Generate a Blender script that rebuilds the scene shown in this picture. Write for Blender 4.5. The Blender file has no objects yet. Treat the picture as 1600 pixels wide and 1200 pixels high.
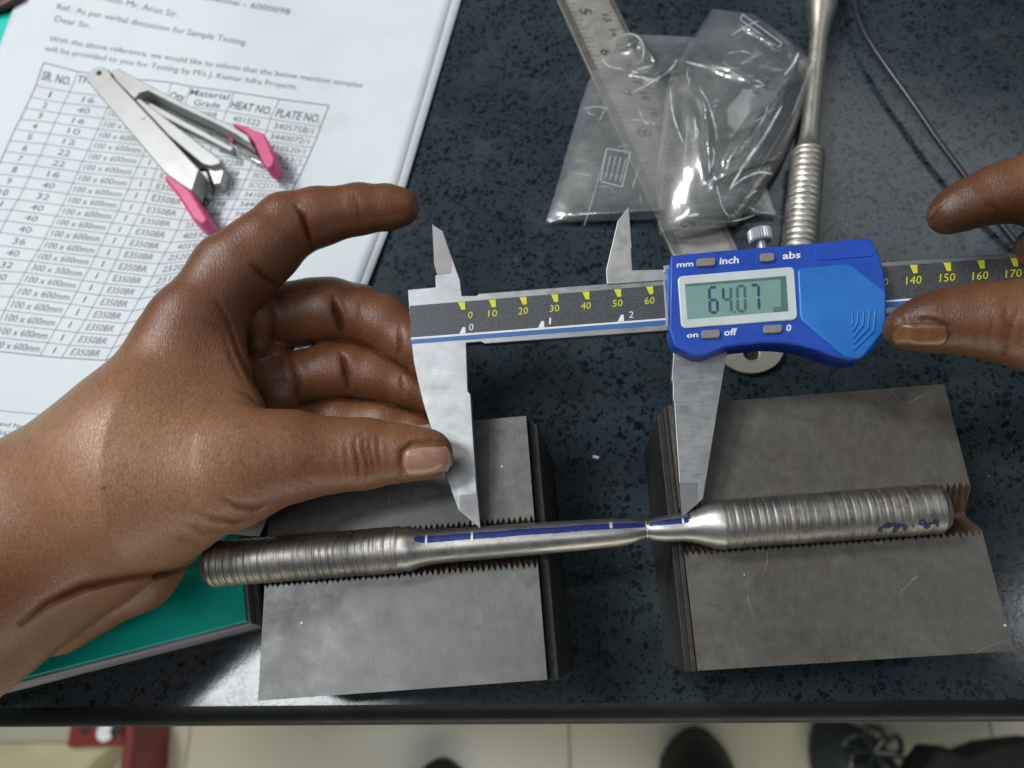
import bpy, bmesh, math, random
import numpy as np
from mathutils import Vector, Matrix
random.seed(7); np.random.seed(7)
sc = bpy.context.scene
col = sc.collection
MM = 0.001
# ------------------------------------------------------------------ camera
F = 1200.0                    # focal length in photograph pixels (1600 wide)
H = 275.0                     # height of the lens above the table top, mm
NX, NY = 950.0, 1110.0        # where "straight down" falls in the picture
def ray_c(px, py): return Vector(((px-800)/F, -(py-600)/F, -1.0))
dn = ray_c(NX, NY).normalized()
def _g(px, py):
    r = ray_c(px, py); return r/(r.dot(dn))
e = (_g(1600, 1093)-_g(0, 1106)); e = (e-dn*e.dot(dn)).normalized()
up = -dn; ey = up.cross(e).normalized()
RW = Matrix((e, ey, up))                      # camera axes -> world axes
CAMP = Vector((0, 0, H))
cam_d = bpy.data.cameras.new('camera'); cam = bpy.data.objects.new('camera', cam_d); col.objects.link(cam)
cam.matrix_world = Matrix.Translation(CAMP*MM) @ RW.to_4x4()
cam_d.sensor_width = 36; cam_d.lens = 36*F/1600; cam_d.clip_start = .005; cam_d.clip_end = 50
cam_d.dof.use_dof = True; cam_d.dof.focus_distance = .232; cam_d.dof.aperture_fstop = 11
sc.camera = cam
def P(px, py, z=0.0):
    """point at height z (mm) seen at photograph pixel px, py"""
    r = RW @ ray_c(px, py)
    return CAMP + r*((z-H)/r.z)
RWn = np.array(RW)
def pix(p):
    """world mm (N,3) -> photograph pixels"""
    q = (np.asarray(p, dtype=np.float32)-np.array(CAMP, dtype=np.float32)) @ RWn.astype(np.float32)
    return 800+F*q[..., 0]/-q[..., 2], 600-F*q[..., 1]/-q[..., 2], -q[..., 2]
# ------------------------------------------------------------------ world and lamps
w = bpy.data.worlds.new('World'); sc.world = w; w.use_nodes = True
bg = w.node_tree.nodes['Background']; bg.inputs[0].default_value = (.62, .72, .8, 1); bg.inputs[1].default_value = .135
def area(name, loc, target, sx, sy, power, colr):
    l = bpy.data.lights.new(name, 'AREA'); l.shape = 'RECTANGLE'; l.size = sx; l.size_y = sy; l.energy = power; l.color = colr
    o = bpy.data.objects.new(name, l); col.objects.link(o); o.location = loc
    o.rotation_euler = (Vector(target)-Vector(loc)).to_track_quat('-Z', 'Y').to_euler()
    return o
area('ceiling_window_light', (-.85, .12, 1.75), (-.80, .12, 0), .27, .55, 13, (.92, .965, 1))
area('key_ceiling_light', (-1.15, 1.05, 1.7), (-.05, .1, 0), .5, .4, 29, (1, .985, .96))
area('ceiling_tube_light', (-.25, -.40, 1.9), (-.1, 0, 0), 1.1, .07, 5, (.95, .98, 1))
area('right_ceiling_tube_light', (1.6, .25, 1.8), (.1, .1, 0), .14, 1.1, 5, (.95, .98, 1))
area('far_ceiling_light', (.9, 1.5, 1.8), (.15, .2, 0), .8, .5, 2.1, (.97, .98, 1))
area('floor_fill_light', (.1, -.75, -.12), (0, -.1, -.78), 1.2, .3, 5.6, (1, .96, .82))  # added fill below table height, brightens only the floor
sc.view_settings.view_transform = 'Standard'; sc.view_settings.look = 'None'
sc.view_settings.exposure = 0.0; sc.view_settings.gamma = 1
sc.cycles.max_bounces = 10; sc.cycles.transparent_max_bounces = 16
# ------------------------------------------------------------------ helpers
def tag(o, label=None, cat=None, group=None, kind=None):
    if label: o['label'] = label
    if cat: o['category'] = cat
    if group: o['group'] = group
    if kind: o['kind'] = kind
    return o
def empty(name, loc_mm, **k):
    o = bpy.data.objects.new(name, None); col.objects.link(o); o.location = Vector(loc_mm)*MM
    o.empty_display_size = .005
    bpy.context.view_layer.update()
    return tag(o, **k)
def link(name, me, parent=None, mat=None, **k):
    o = bpy.data.objects.new(name, me); col.objects.link(o)
    if mat: me.materials.append(mat)
    if parent:
        o.parent = parent
        o.matrix_parent_inverse = Matrix.Translation(-_wl(parent))
    return tag(o, **k)
def _wl(o):
    return Vector(o.location) if o.type == 'EMPTY' else Vector((0, 0, 0))
def mesh(name, verts, faces, mat=None, parent=None, smooth=False, sharp=None, **k):
    """verts in world millimetres"""
    me = bpy.data.meshes.new(name)
    me.from_pydata([tuple(Vector(v)*MM) for v in verts], [], [tuple(f) for f in faces])
    me.update()
    bm = bmesh.new(); bm.from_mesh(me); bmesh.ops.recalc_face_normals(bm, faces=bm.faces); bm.to_mesh(me); bm.free()
    if smooth:
        me.polygons.foreach_set('use_smooth', [True]*len(me.polygons))
        if sharp: me.set_sharp_from_angle(angle=math.radians(sharp))
    return link(name, me, parent, mat, **k)
def prism(name, top, bot, mat, parent=None, bevel=0, smooth=False, **k):
    """closed solid between two equal rings of points"""
    n = len(top)
    vs = list(top)+list(bot)
    fs = [list(range(n)), list(range(n, 2*n))[::-1]]+[[i, (i+1) % n, n+(i+1) % n, n+i] for i in range(n)]
    o = mesh(name, vs, fs, mat, parent, **k)
    if bevel:
        b = o.modifiers.new('bevel', 'BEVEL'); b.width = bevel*MM; b.segments = 3; b.limit_method = 'ANGLE'; b.angle_limit = math.radians(35)
        b.harden_normals = False
        if smooth:
            o.data.polygons.foreach_set('use_smooth', [True]*len(o.data.polygons)); o.data.set_sharp_from_angle(angle=math.radians(50))
    return o
def box(name, c, sx, sy, sz, mat, parent=None, bevel=0, ax=None, **k):
    """box; c = centre of the base, ax = (x,y,z) axes"""
    X, Y, Z = ax or (Vector((1, 0, 0)), Vector((0, 1, 0)), Vector((0, 0, 1)))
    c = Vector(c)
    b = [c+X*(a*sx/2)+Y*(d*sy/2) for a, d in ((-1, -1), (1, -1), (1, 1), (-1, 1))]
    return prism(name, [v+Z*sz for v in b], b, mat, parent, bevel, **k)
def rounded(pts, r, n=4):
    """round the corners of a 2D/3D closed outline"""
    out = []; N = len(pts); pts = [Vector(p) for p in pts]
    for i in range(N):
        a, b, c = pts[i-1], pts[i], pts[(i+1) % N]
        rr = min(r, (a-b).length*.45, (c-b).length*.45)
        p = b+(a-b).normalized()*rr; q = b+(c-b).normalized()*rr
        for k_ in range(n+1):
            t = k_/n; out.append(p*(1-t)**2+b*2*t*(1-t)+q*t*t)
    return out
def tube(name, pts, r, mat, parent=None, n=12, **k):
    pts = [Vector(p) for p in pts]; vs = []; fs = []
    for i, p in enumerate(pts):
        d = (pts[min(i+1, len(pts)-1)]-pts[max(i-1, 0)]).normalized()
        a = d.cross(Vector((0, 0, 1))); a = a.normalized() if a.length > 1e-3 else Vector((1, 0, 0)); b = d.cross(a)
        rr = r[i] if isinstance(r, (list, tuple)) else r
        vs += [p+a*rr*math.cos(2*math.pi*j/n)+b*rr*math.sin(2*math.pi*j/n) for j in range(n)]
    for i in range(len(pts)-1):
        fs += [[i*n+j, i*n+(j+1) % n, (i+1)*n+(j+1) % n, (i+1)*n+j] for j in range(n)]
    fs += [list(range(n)), list(range((len(pts)-1)*n, len(pts)*n))]
    return mesh(name, vs, fs, mat, parent, smooth=True, sharp=60, **k)
def spline(pts, n=8):
    """Catmull-Rom through points"""
    pts = [Vector(p) for p in pts]; out = []
    for i in range(len(pts)-1):
        p0, p1, p2, p3 = pts[max(i-1, 0)], pts[i], pts[i+1], pts[min(i+2, len(pts)-1)]
        for j in range(n):
            t = j/n
            out.append(.5*((2*p1)+(p2-p0)*t+(2*p0-5*p1+4*p2-p3)*t*t+(3*p1-p0-3*p2+p3)*t**3))
    return out+[pts[-1]]
# ------------------------------------------------------------------ material helper
class NT:
    def __init__(s, name):
        s.m = bpy.data.materials.new(name); s.m.use_nodes = True; s.t = s.m.node_tree; s.N = s.t.nodes
        s.b = s.N['Principled BSDF']; s.out = s.N['Material Output']
        tc = s.N.new('ShaderNodeTexCoord'); mp = s.N.new('ShaderNodeMapping'); mp.inputs['Scale'].default_value = (1000,)*3
        s.t.links.new(tc.outputs['Object'], mp.inputs[0]); s.co = mp.outputs[0]      # millimetres
    def L(s, a, b): s.t.links.new(a, b)
    def node(s, typ, **kw):
        n = s.N.new(typ)
        for k_, v in kw.items():
            if k_.startswith('i_'):
                key = k_[2:].replace('_', ' ')
                key = int(key) if key.isdigit() else key
                if hasattr(v, 'is_linked'): s.L(v, n.inputs[key])
                else: n.inputs[key].default_value = v
            else: setattr(n, k_, v)
        return n
    def noise(s, scale, detail=4, rough=.55, vec=None, dist=0):
        return s.node('ShaderNodeTexNoise', i_Vector=vec or s.co, i_Scale=scale, i_Detail=detail, i_Roughness=rough, i_Distortion=dist).outputs[0]
    def scaled(s, sc_, rot=(0, 0, 0)):
        return s.node('ShaderNodeMapping', i_Vector=s.co, i_Scale=sc_, i_Rotation=rot).outputs[0]
    def ramp(s, fac, stops):
        n = s.node('ShaderNodeValToRGB', i_0=fac); cr = n.color_ramp
        while len(cr.elements) < len(stops): cr.elements.new(.5)
        for el, (p, c) in zip(cr.elements, stops):
            el.position = p; el.color = c if isinstance(c, tuple) and len(c) == 4 else (*c, 1) if isinstance(c, tuple) else (c, c, c, 1)
        return n.outputs[0]
    def mix(s, fac, a, b, mode='MIX'):
        n = s.node('ShaderNodeMix', data_type='RGBA', blend_type=mode)
        for v, i in ((fac, 0), (a, 6), (b, 7)):
            if hasattr(v, 'is_linked'): s.L(v, n.inputs[i])
            else: n.inputs[i].default_value = v if i == 0 else ((*v, 1) if len(v) == 3 else v)
        return n.outputs[2]
    def math(s, op, a, b=0.0, c=0.0):
        n = s.node('ShaderNodeMath', operation=op)
        for v, i in ((a, 0), (b, 1), (c, 2)):
            if hasattr(v, 'is_linked'): s.L(v, n.inputs[i])
            else: n.inputs[i].default_value = v
        return n.outputs[0]
    def bump(s, h, strength=.3, dist=.1, normal=None):
        n = s.node('ShaderNodeBump', i_Height=h, i_Strength=strength, i_Distance=dist*MM)
        if normal: s.L(normal, n.inputs['Normal'])
        return n.outputs[0]
    def set(s, **kw):
        for k_, v in kw.items():
            key = {'col': 'Base Color', 'rough': 'Roughness', 'metal': 'Metallic', 'normal': 'Normal', 'spec': 'Specular IOR Level', 'coat': 'Coat Weight',
                   'coatr': 'Coat Roughness', 'sss': 'Subsurface Weight', 'sssr': 'Subsurface Radius', 'ssss': 'Subsurface Scale', 'alpha': 'Alpha', 'aniso': 'Anisotropic', 'ior': 'IOR', 'trans': 'Transmission Weight', 'sheen': 'Sheen Weight'}[k_]
            if hasattr(v, 'is_linked'): s.L(v, s.b.inputs[key])
            else: s.b.inputs[key].default_value = (*v, 1) if isinstance(v, tuple) and key == 'Base Color' else v
        return s.m
def plain(name, c, rough=.5, metal=0, var=.12, scale=.6, bump=.0, **kw):
    """a colour with slight mottling and fine relief"""
    s = NT(name); n = s.noise(scale, 5)
    d = tuple(x*(1-var) for x in c); l = tuple(min(1, x*(1+var)) for x in c)
    s.set(col=s.ramp(n, [(.3, d), (.7, l)]), metal=metal)
    s.set(rough=s.ramp(s.noise(scale*3, 3), [(.3, max(0, rough-.06)), (.7, rough+.06)]))
    if bump: s.set(normal=s.bump(s.noise(scale*8, 4), .5, bump))
    return s.set(**kw)
# --- steels
def steel(name, c, rough, grain_rot=0, grain=(.15, 6, 1), var=.12, rust=0, smudge=.3, bump=.02):
    s = NT(name)
    g = s.noise(1, 4, .6, vec=s.scaled(grain, (0, 0, grain_rot)))
    b = s.noise(.12, 5, .6)
    base = s.ramp(s.math('ADD', s.math('MULTIPLY', g, .5), s.math('MULTIPLY', b, .5)), [(.35, tuple(x*(1-var) for x in c)), (.65, tuple(min(1, x*(1+var)) for x in c))])
    if rust:
        r = s.ramp(s.noise(.16, 8, .7), [(.52, 0.), (.72, 1.)])
        r2 = s.ramp(s.noise(1.6, 5, .7), [(.4, 0.), (.65, 1.)])
        base = s.mix(s.math('MULTIPLY', s.math('MULTIPLY', r, r2), rust), base, (.16, .075, .035))
    s.set(col=base, metal=1.0)
    s.set(rough=s.ramp(s.math('ADD', s.math('MULTIPLY', g, .4), s.math('MULTIPLY', s.noise(.25, 6), .6)), [(.3, rough-.07), (.7, rough+smudge*.4)]))
    s.set(normal=s.bump(g, .6, bump))
    return s.m
M = {}
M['steel_caliper'] = steel('satin_steel', (.31, .315, .32), .40, .1, bump=.02, var=.2, smudge=.45)
M['steel_polish'] = plain('bright_steel', (.46, .46, .445), .4, .7, .04, .1)
M['mirror'] = plain('mirror_chrome', (.6, .61, .62), .13, .95, .04, .1)
M['steel_carbide'] = steel('carbide_steel', (.21, .207, .21), .45, 1.5, bump=.01)
M['specimen'] = steel('turned_steel', (.40, .39, .37), .38, 1.5, (5, .2, .2), rust=.7, bump=.02)
M['specimen_thread'] = steel('rolled_thread_steel', (.29, .277, .255), .46, 1.5, (2, .3, .3), rust=1.3, bump=.012, var=.28)
M['specimen_far'] = steel('dull_turned_steel', (.58, .55, .49), .38, 0, (1, 1, 1), rust=.2, bump=.01)
M['ruler'] = steel('ruler_steel', (.46, .44, .41), .5, .3, (.2, 5, 1))
M['chrome'] = plain('pressed_chrome', (.40, .41, .40), .38, .3, .05, .06)
M['washer'] = plain('zinc_washer_steel', (.42, .40, .35), .45, .55, .08, .5)
M['ink'] = plain('printed_ink', (.11, .11, .12), .7)
M['rustbrown'] = plain('rusty_steel', (.085, .05, .03), .75, .2, .45, .7, .08)
M['dirt'] = plain('dark_hole', (.012, .012, .012), .6)
def m_table():
    s = NT('speckled_quartz')
    warp = s.mix(.045, s.co, s.node('ShaderNodeTexNoise', i_Vector=s.co, i_Scale=.9, i_Detail=2.).outputs[1], 'LINEAR_LIGHT')
    big = s.noise(.012, 4, .6)
    base = s.ramp(big, [(.3, (.015, .023, .029)), (.7, (.034, .050, .060))])
    base = s.mix(s.ramp(s.noise(2.2, 4, .7), [(.35, 0.), (.75, .28)]), base, (.045, .058, .067))
    colr = base; allc = None
    for sc_, lo, hi, dens, seed in ((.38, .30, .34, .18, 0), (.62, .30, .35, .2, 31), (1.2, .28, .36, .16, 77)):
        v = s.node('ShaderNodeMapping', i_Vector=warp, i_Location=(seed, seed*1.7, 0), i_Scale=(1, 1, .0), i_Rotation=(0, 0, seed)).outputs[0]
        vo = s.node('ShaderNodeTexVoronoi', i_Vector=v, i_Scale=sc_, i_Randomness=1., voronoi_dimensions='2D')
        ed = s.node('ShaderNodeTexVoronoi', i_Vector=v, i_Scale=sc_, i_Randomness=1., voronoi_dimensions='2D', feature='DISTANCE_TO_EDGE')
        sep = s.node('ShaderNodeSeparateColor', i_0=vo.outputs['Color'])
        pick = s.math('LESS_THAN', sep.outputs[0], dens)
        # size varies per chip
        thr = s.math('MULTIPLY_ADD', sep.outputs[1], .16, .05)
        edge = s.ramp(s.math('SUBTRACT', ed.outputs[0], thr), [(0., 0.), (.022, 1.)])
        chip = s.mix(sep.outputs[2], (.002, .004, .006), (.008, .013, .019))
        cm = s.math('MULTIPLY', pick, edge); allc = cm if allc is None else s.math('MAXIMUM', allc, cm)
        colr = s.mix(s.math('MULTIPLY', cm, .92), colr, chip)
    # rare pale flecks
    fl = s.node('ShaderNodeTexVoronoi', i_Vector=s.co, i_Scale=.2, i_Randomness=1.)
    fs_ = s.node('ShaderNodeSeparateColor', i_0=fl.outputs['Color'])
    f = s.math('MULTIPLY', s.math('LESS_THAN', fl.outputs[0], .035), s.math('LESS_THAN', fs_.outputs[0], .5))
    colr = s.mix(s.math('MULTIPLY', f, .8), colr, (.5, .5, .45))
    dust = s.ramp(s.noise(.035, 7, .65), [(.5, 0.), (.75, 1.)])
    colr = s.mix(s.math('MULTIPLY', dust, .12), colr, (.20, .23, .24))
    s.set(col=colr, spec=.42)
    s.set(rough=s.math('MULTIPLY_ADD', allc, .02, s.ramp(s.noise(.05, 6, .7), [(.3, .09), (.7, .17)])))
    s.set(normal=s.bump(s.noise(.5, 3, .6), .3, .07))
    return s.m
M['table'] = m_table()
M['edge'] = plain('black_edge', (.008, .009, .010), .42, 0, .2, .05, spec=.22)
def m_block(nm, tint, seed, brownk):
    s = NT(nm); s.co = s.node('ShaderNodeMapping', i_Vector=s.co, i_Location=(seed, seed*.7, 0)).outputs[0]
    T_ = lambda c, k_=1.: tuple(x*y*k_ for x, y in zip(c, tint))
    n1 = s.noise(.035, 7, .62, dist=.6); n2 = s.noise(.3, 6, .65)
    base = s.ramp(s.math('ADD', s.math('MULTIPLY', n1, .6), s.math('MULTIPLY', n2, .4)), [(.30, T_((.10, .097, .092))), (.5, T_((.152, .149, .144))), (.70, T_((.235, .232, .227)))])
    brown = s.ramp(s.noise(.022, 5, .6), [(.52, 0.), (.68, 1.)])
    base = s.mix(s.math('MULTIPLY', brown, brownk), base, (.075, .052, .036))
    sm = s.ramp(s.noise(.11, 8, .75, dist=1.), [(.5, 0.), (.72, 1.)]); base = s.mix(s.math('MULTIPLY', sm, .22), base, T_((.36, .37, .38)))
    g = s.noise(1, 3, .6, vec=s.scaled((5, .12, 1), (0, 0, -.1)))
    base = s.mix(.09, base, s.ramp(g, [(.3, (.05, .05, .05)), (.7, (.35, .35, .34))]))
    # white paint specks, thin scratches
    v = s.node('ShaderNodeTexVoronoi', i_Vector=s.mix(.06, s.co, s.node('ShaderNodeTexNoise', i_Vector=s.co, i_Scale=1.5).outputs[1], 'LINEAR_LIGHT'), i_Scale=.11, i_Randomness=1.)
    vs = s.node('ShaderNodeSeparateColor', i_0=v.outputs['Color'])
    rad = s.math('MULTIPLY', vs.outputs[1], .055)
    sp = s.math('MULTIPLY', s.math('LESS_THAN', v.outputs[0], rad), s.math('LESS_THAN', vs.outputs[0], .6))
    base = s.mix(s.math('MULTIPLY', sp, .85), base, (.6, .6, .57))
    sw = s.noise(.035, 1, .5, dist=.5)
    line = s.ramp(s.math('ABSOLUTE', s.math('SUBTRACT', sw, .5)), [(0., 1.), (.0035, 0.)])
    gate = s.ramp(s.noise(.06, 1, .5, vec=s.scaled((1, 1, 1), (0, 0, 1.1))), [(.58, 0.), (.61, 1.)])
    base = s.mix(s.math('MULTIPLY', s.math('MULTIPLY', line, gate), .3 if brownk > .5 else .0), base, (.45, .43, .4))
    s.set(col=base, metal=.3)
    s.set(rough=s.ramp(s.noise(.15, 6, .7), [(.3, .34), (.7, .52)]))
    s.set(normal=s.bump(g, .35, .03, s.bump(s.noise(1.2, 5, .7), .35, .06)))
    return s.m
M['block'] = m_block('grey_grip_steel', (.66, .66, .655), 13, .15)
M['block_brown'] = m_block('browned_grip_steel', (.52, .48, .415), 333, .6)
M['block_side'] = plain('dark_grip_side', (.020, .021, .019), .55, .4, .4, .15, .05)
def m_paper():
    s = NT('office_paper')
    n = s.noise(.03, 5, .6); st = s.ramp(s.noise(.03, 4, .6, vec=s.scaled((1, 1, 1), (0, 0, 2))), [(.60, 0.), (.72, 1.)])
    c = s.ramp(n, [(.3, (.63, .685, .715)), (.7, (.69, .735, .765))])
    c = s.mix(s.math('MULTIPLY', st, .18), c, (.50, .38, .36))
    s.set(col=c, rough=.75, spec=.25)
    s.set(normal=s.bump(s.noise(.02, 3), .4, .8, s.bump(s.noise(3, 3), .2, .03)))
    return s.m
M['paper'] = m_paper()
def m_skin(name, lo, mid, hi, wr=1.0):
    s = NT(name)
    at = s.node('ShaderNodeAttribute', attribute_name='tone')
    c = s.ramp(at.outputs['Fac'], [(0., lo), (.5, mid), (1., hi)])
    c = s.mix(s.ramp(s.noise(.09, 5, .6), [(.35, 0.), (.7, .35)]), c, tuple(x*1.25 for x in mid))
    c = s.mix(s.ramp(s.noise(.8, 5, .7), [(.5, 0.), (.75, .22)]), c, tuple(x*.5 for x in lo))
    # fine crossing skin lines and transverse wrinkles
    warp = s.mix(.30, s.co, s.node('ShaderNodeTexNoise', i_Vector=s.co, i_Scale=.3, i_Detail=3.).outputs[1], 'LINEAR_LIGHT')
    def vor(scale, rot, st):
        return s.node('ShaderNodeTexVoronoi', i_Vector=s.node('ShaderNodeMapping', i_Vector=warp, i_Scale=st, i_Rotation=(0, 0, rot)).outputs[0], i_Scale=scale, feature='DISTANCE_TO_EDGE').outputs[0]
    e1 = s.ramp(vor(1.15, .9, (1, .4, .8)), [(0., 0.), (.22, 1.)]); e2 = s.ramp(vor(1.9, -.5, (.45, 1.1, .8)), [(0., 0.), (.28, 1.)])
    ln1 = s.noise(1, 3, .6, vec=s.node('ShaderNodeMapping', i_Vector=warp, i_Scale=(2.2, .28, .5), i_Rotation=(0, 0, -.62)).outputs[0])
    ln2 = s.noise(1, 3, .6, vec=s.node('ShaderNodeMapping', i_Vector=warp, i_Scale=(2.6, .3, .3), i_Rotation=(0, 0, .08)).outputs[0])
    lnm = s.mix(s.ramp(s.noise(.03, 2), [(.4, 0.), (.6, 1.)]), ln1, ln2)
    hgt = s.math('ADD', s.math('ADD', s.math('MULTIPLY', e1, .3), s.math('MULTIPLY', e2, .25)), s.math('MULTIPLY', lnm, .9))
    hg2 = s.math('SUBTRACT', hgt, .3)
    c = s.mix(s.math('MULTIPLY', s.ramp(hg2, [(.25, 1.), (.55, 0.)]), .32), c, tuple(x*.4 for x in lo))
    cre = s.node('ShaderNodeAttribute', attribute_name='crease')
    c = s.mix(s.math('MULTIPLY', cre.outputs['Fac'], .6), c, tuple(x*.35 for x in lo))  # shade put into the skin colour in grooves and between fingers
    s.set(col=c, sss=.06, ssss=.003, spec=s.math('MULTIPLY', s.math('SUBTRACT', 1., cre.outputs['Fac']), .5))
    s.b.inputs['Subsurface Radius'].default_value = (.9, .35, .2)
    s.set(rough=s.ramp(s.math('ADD', s.math('MULTIPLY', s.noise(1.5, 4), .5), s.math('MULTIPLY', hgt, .5)), [(.3, .52), (.8, .32)]))
    s.set(normal=s.bump(hgt, .6*wr, .16, s.bump(s.noise(5, 3), .25, .06)))
    return s.m
M['skin'] = m_skin('brown_skin', (.062, .020, .008), (.185, .070, .029), (.49, .262, .145))
M['skin2'] = m_skin('brown_skin_darker', (.052, .019, .008), (.165, .068, .029), (.36, .185, .092))
def m_nail(name, a, b, tipc):
    s = NT(name)
    u = s.node('ShaderNodeAttribute', attribute_name='along').outputs['Fac']; v = s.node('ShaderNodeAttribute', attribute_name='edge').outputs['Fac']
    r = s.noise(1, 3, .5, vec=s.scaled((.25, 3.5, 1), (0, 0, -.1)))
    c = s.mix(s.ramp(s.noise(.35, 5), [(.3, 0.), (.7, 1.)]), a, b)
    c = s.mix(s.ramp(u, [(.0, .45), (.16, 0.)]), c, tuple(min(1, x*1.35) for x in a))      # pale half-moon at the root
    c = s.mix(s.ramp(u, [(.88, 0.), (.94, .75)]), c, tipc)                                    # free edge
    c = s.mix(s.ramp(v, [(.86, 0.), (1., .7)]), c, (.07, .03, .018))                         # darker around the rim
    s.set(col=c, rough=.3, sss=.1, ssss=.003, normal=s.bump(r, .3, .08))
    return s.m
M['nail'] = m_nail('pink_fingernail', (.34, .17, .11), (.42, .24, .17), (.44, .36, .27))
M['nail2'] = m_nail('amber_fingernail', (.20, .092, .034), (.12, .045, .016), (.16, .11, .06))
M['blue'] = plain('blue_plastic', (.009, .060, .40), .42, 0, .12, .1, .01)
M['blue_light'] = plain('light_blue_plastic', (.018, .155, .50), .38, 0, .14, .06, .01)
M['black_scale'] = NT('black_anodised_scale').m
def m_scale():
    s = NT('matt_black_scale')
    n = s.noise(1.9, 4, .85)
    s.set(col=s.ramp(n, [(.35, (.016, .018, .021)), (.7, (.10, .108, .118))]), rough=.5, normal=s.bump(n, .3, .03))
    return s.m
M['black_scale'] = m_scale()
M['yellow'] = plain('yellow_print', (.62, .62, .02), .6, 0, .08)
M['white_print'] = plain('white_print', (.72, .74, .74), .6, 0, .06)
M['blue_line'] = plain('blue_stripe', (.03, .12, .38), .5, 0, .08)
M['bezel'] = plain('pale_bezel', (.60, .66, .66), .3, .1, .06, .12, .02, coat=.4)
M['lcd'] = plain('lcd_glass', (.19, .33, .285), .16, 0, .05, .08, coat=.6)
M['lcd_dark'] = plain('lcd_segment', (.035, .065, .12), .4)
M['lcd_dim'] = plain('lcd_segment_faded', (.075, .115, .155), .4)
M['lcd_shade'] = plain('lcd_inner_frame', (.08, .17, .16), .4)
M['button'] = plain('grey_rubber', (.22, .20, .175), .55, 0, .1, .5, .03)
M['pink'] = plain('pink_plastic', (.62, .07, .20), .45, 0, .14, .25, .02, sss=.2, ssss=.002)
M['teal'] = None
def m_teal():
    s = NT('teal_cover')
    st = s.ramp(s.noise(.035, 6, .65), [(.5, 0.), (.75, 1.)])
    c = s.mix(s.math('MULTIPLY', st, .6), (.005, .56, .45), (.006, .30, .24))
    s.set(col=c, rough=.5, spec=.22, normal=s.bump(s.noise(.4, 4), .3, .05)); return s.m
M['teal'] = m_teal()
M['pages'] = None
def m_pages():
    s = NT('page_edges'); g = s.noise(1, 3, .5, vec=s.scaled((.05, .05, 3)))
    s.set(col=s.ramp(g, [(.3, (.16, .15, .17)), (.7, (.33, .31, .34))]), rough=.8); return s.m
M['pages'] = m_pages()
M['marker'] = plain('blue_marker_ink', (.008, .018, .15), .45, .35, .4, .35)
M['scribe'] = plain('scribed_bright_steel', (.62, .63, .64), .4, .6, .1, 2)
M['navy'] = plain('navy_marker_ink', (.012, .012, .07), .5, 0, .3, 1)
M['cable'] = plain('grey_rubber_cable', (.022, .026, .028), .32, 0, .15, .3)
def m_bag(nm, h0, h1):
    s = NT(nm)
    tr = s.node('ShaderNodeBsdfTransparent', i_Color=(.97, .98, .98, 1))
    nb = s.bump(s.noise(.045, 2, .5, dist=.6), .6, 1.4)
    gl = s.node('ShaderNodeBsdfGlossy', i_Color=(1, 1, 1, 1), i_Roughness=.10)
    g2 = s.node('ShaderNodeBsdfGlossy', i_Color=(1, 1, 1, 1), i_Roughness=.34)
    df = s.node('ShaderNodeBsdfDiffuse', i_Color=(.82, .83, .82, 1))
    fr = s.node('ShaderNodeFresnel', i_IOR=1.5)
    for n_ in (gl, g2, fr): s.L(nb, n_.inputs['Normal'])
    haze = s.ramp(s.noise(.05, 5, .65, dist=.5), [(.35, h0), (.7, h1)])
    def mx(f, a, b_):
        m = s.node('ShaderNodeMixShader')
        if hasattr(f, 'is_linked'): s.L(f, m.inputs[0])
        else: m.inputs[0].default_value = f
        s.L(a, m.inputs[1]); s.L(b_, m.inputs[2]); return m.outputs[0]
    sh = mx(haze, tr.outputs[0], df.outputs[0])
    sh = mx(s.math('MULTIPLY_ADD', fr.outputs[0], .8, .02), sh, g2.outputs[0])
    sh = mx(s.math('MULTIPLY_ADD', fr.outputs[0], 1.0, .02), sh, gl.outputs[0])
    s.L(sh, s.out.inputs[0]); return s.m
M['bag_back'] = m_bag('clear_plastic_film_back', .0, .03)
M['bag'] = m_bag('clear_plastic_film', .05, .15)
M['bag_fold_glint'] = None
M['bag_print'] = plain('pale_bag_print', (.55, .58, .6), .6)
def m_fold_glint():
    s = NT('film_fold_glint')
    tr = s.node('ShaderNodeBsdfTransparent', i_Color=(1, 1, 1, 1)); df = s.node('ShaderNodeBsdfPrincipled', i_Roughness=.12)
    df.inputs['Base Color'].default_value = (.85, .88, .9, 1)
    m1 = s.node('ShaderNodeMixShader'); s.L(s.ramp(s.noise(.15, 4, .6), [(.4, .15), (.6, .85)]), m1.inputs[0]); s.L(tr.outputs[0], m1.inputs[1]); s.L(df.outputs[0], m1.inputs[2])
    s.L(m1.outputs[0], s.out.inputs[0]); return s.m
M['bag_fold_glint'] = m_fold_glint()  # pale film colour standing in for highlights on the creases
def m_floor():
    s = NT('cream_floor_tile')
    s.set(col=s.ramp(s.noise(.004, 5), [(.3, (.40, .38, .28)), (.7, (.47, .45, .35))]), rough=.22, spec=.5); return s.m
M['tile'] = m_floor()
M['grout'] = plain('tile_grout', (.30, .28, .21), .8)
M['lip'] = plain('dark_brown_lip', (.032, .024, .018), .6, .3, .4, .5, .05)
M['shoe'] = plain('dark_leather', (.02, .017, .013), .45, 0, .3, .05, .1)
M['shoe2'] = plain('dark_green_canvas', (.022, .032, .032), .6, 0, .3, .05, .1)
M['sock'] = plain('brown_sock', (.05, .028, .018), .85, 0, .3, .1, .2)
M['red'] = plain('red_painted_steel', (.17, .014, .010), .4, 0, .15, .02)
M['carton'] = plain('cream_carton', (.42, .38, .24), .8, 0, .12, .02)
M['trouser'] = plain('dark_trouser_cloth', (.012, .011, .012), .9, 0, .2, .1, .3)
M['wood'] = plain('dark_brown_wood', (.05, .018, .008), .5, 0, .3, .1, .05)
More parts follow.
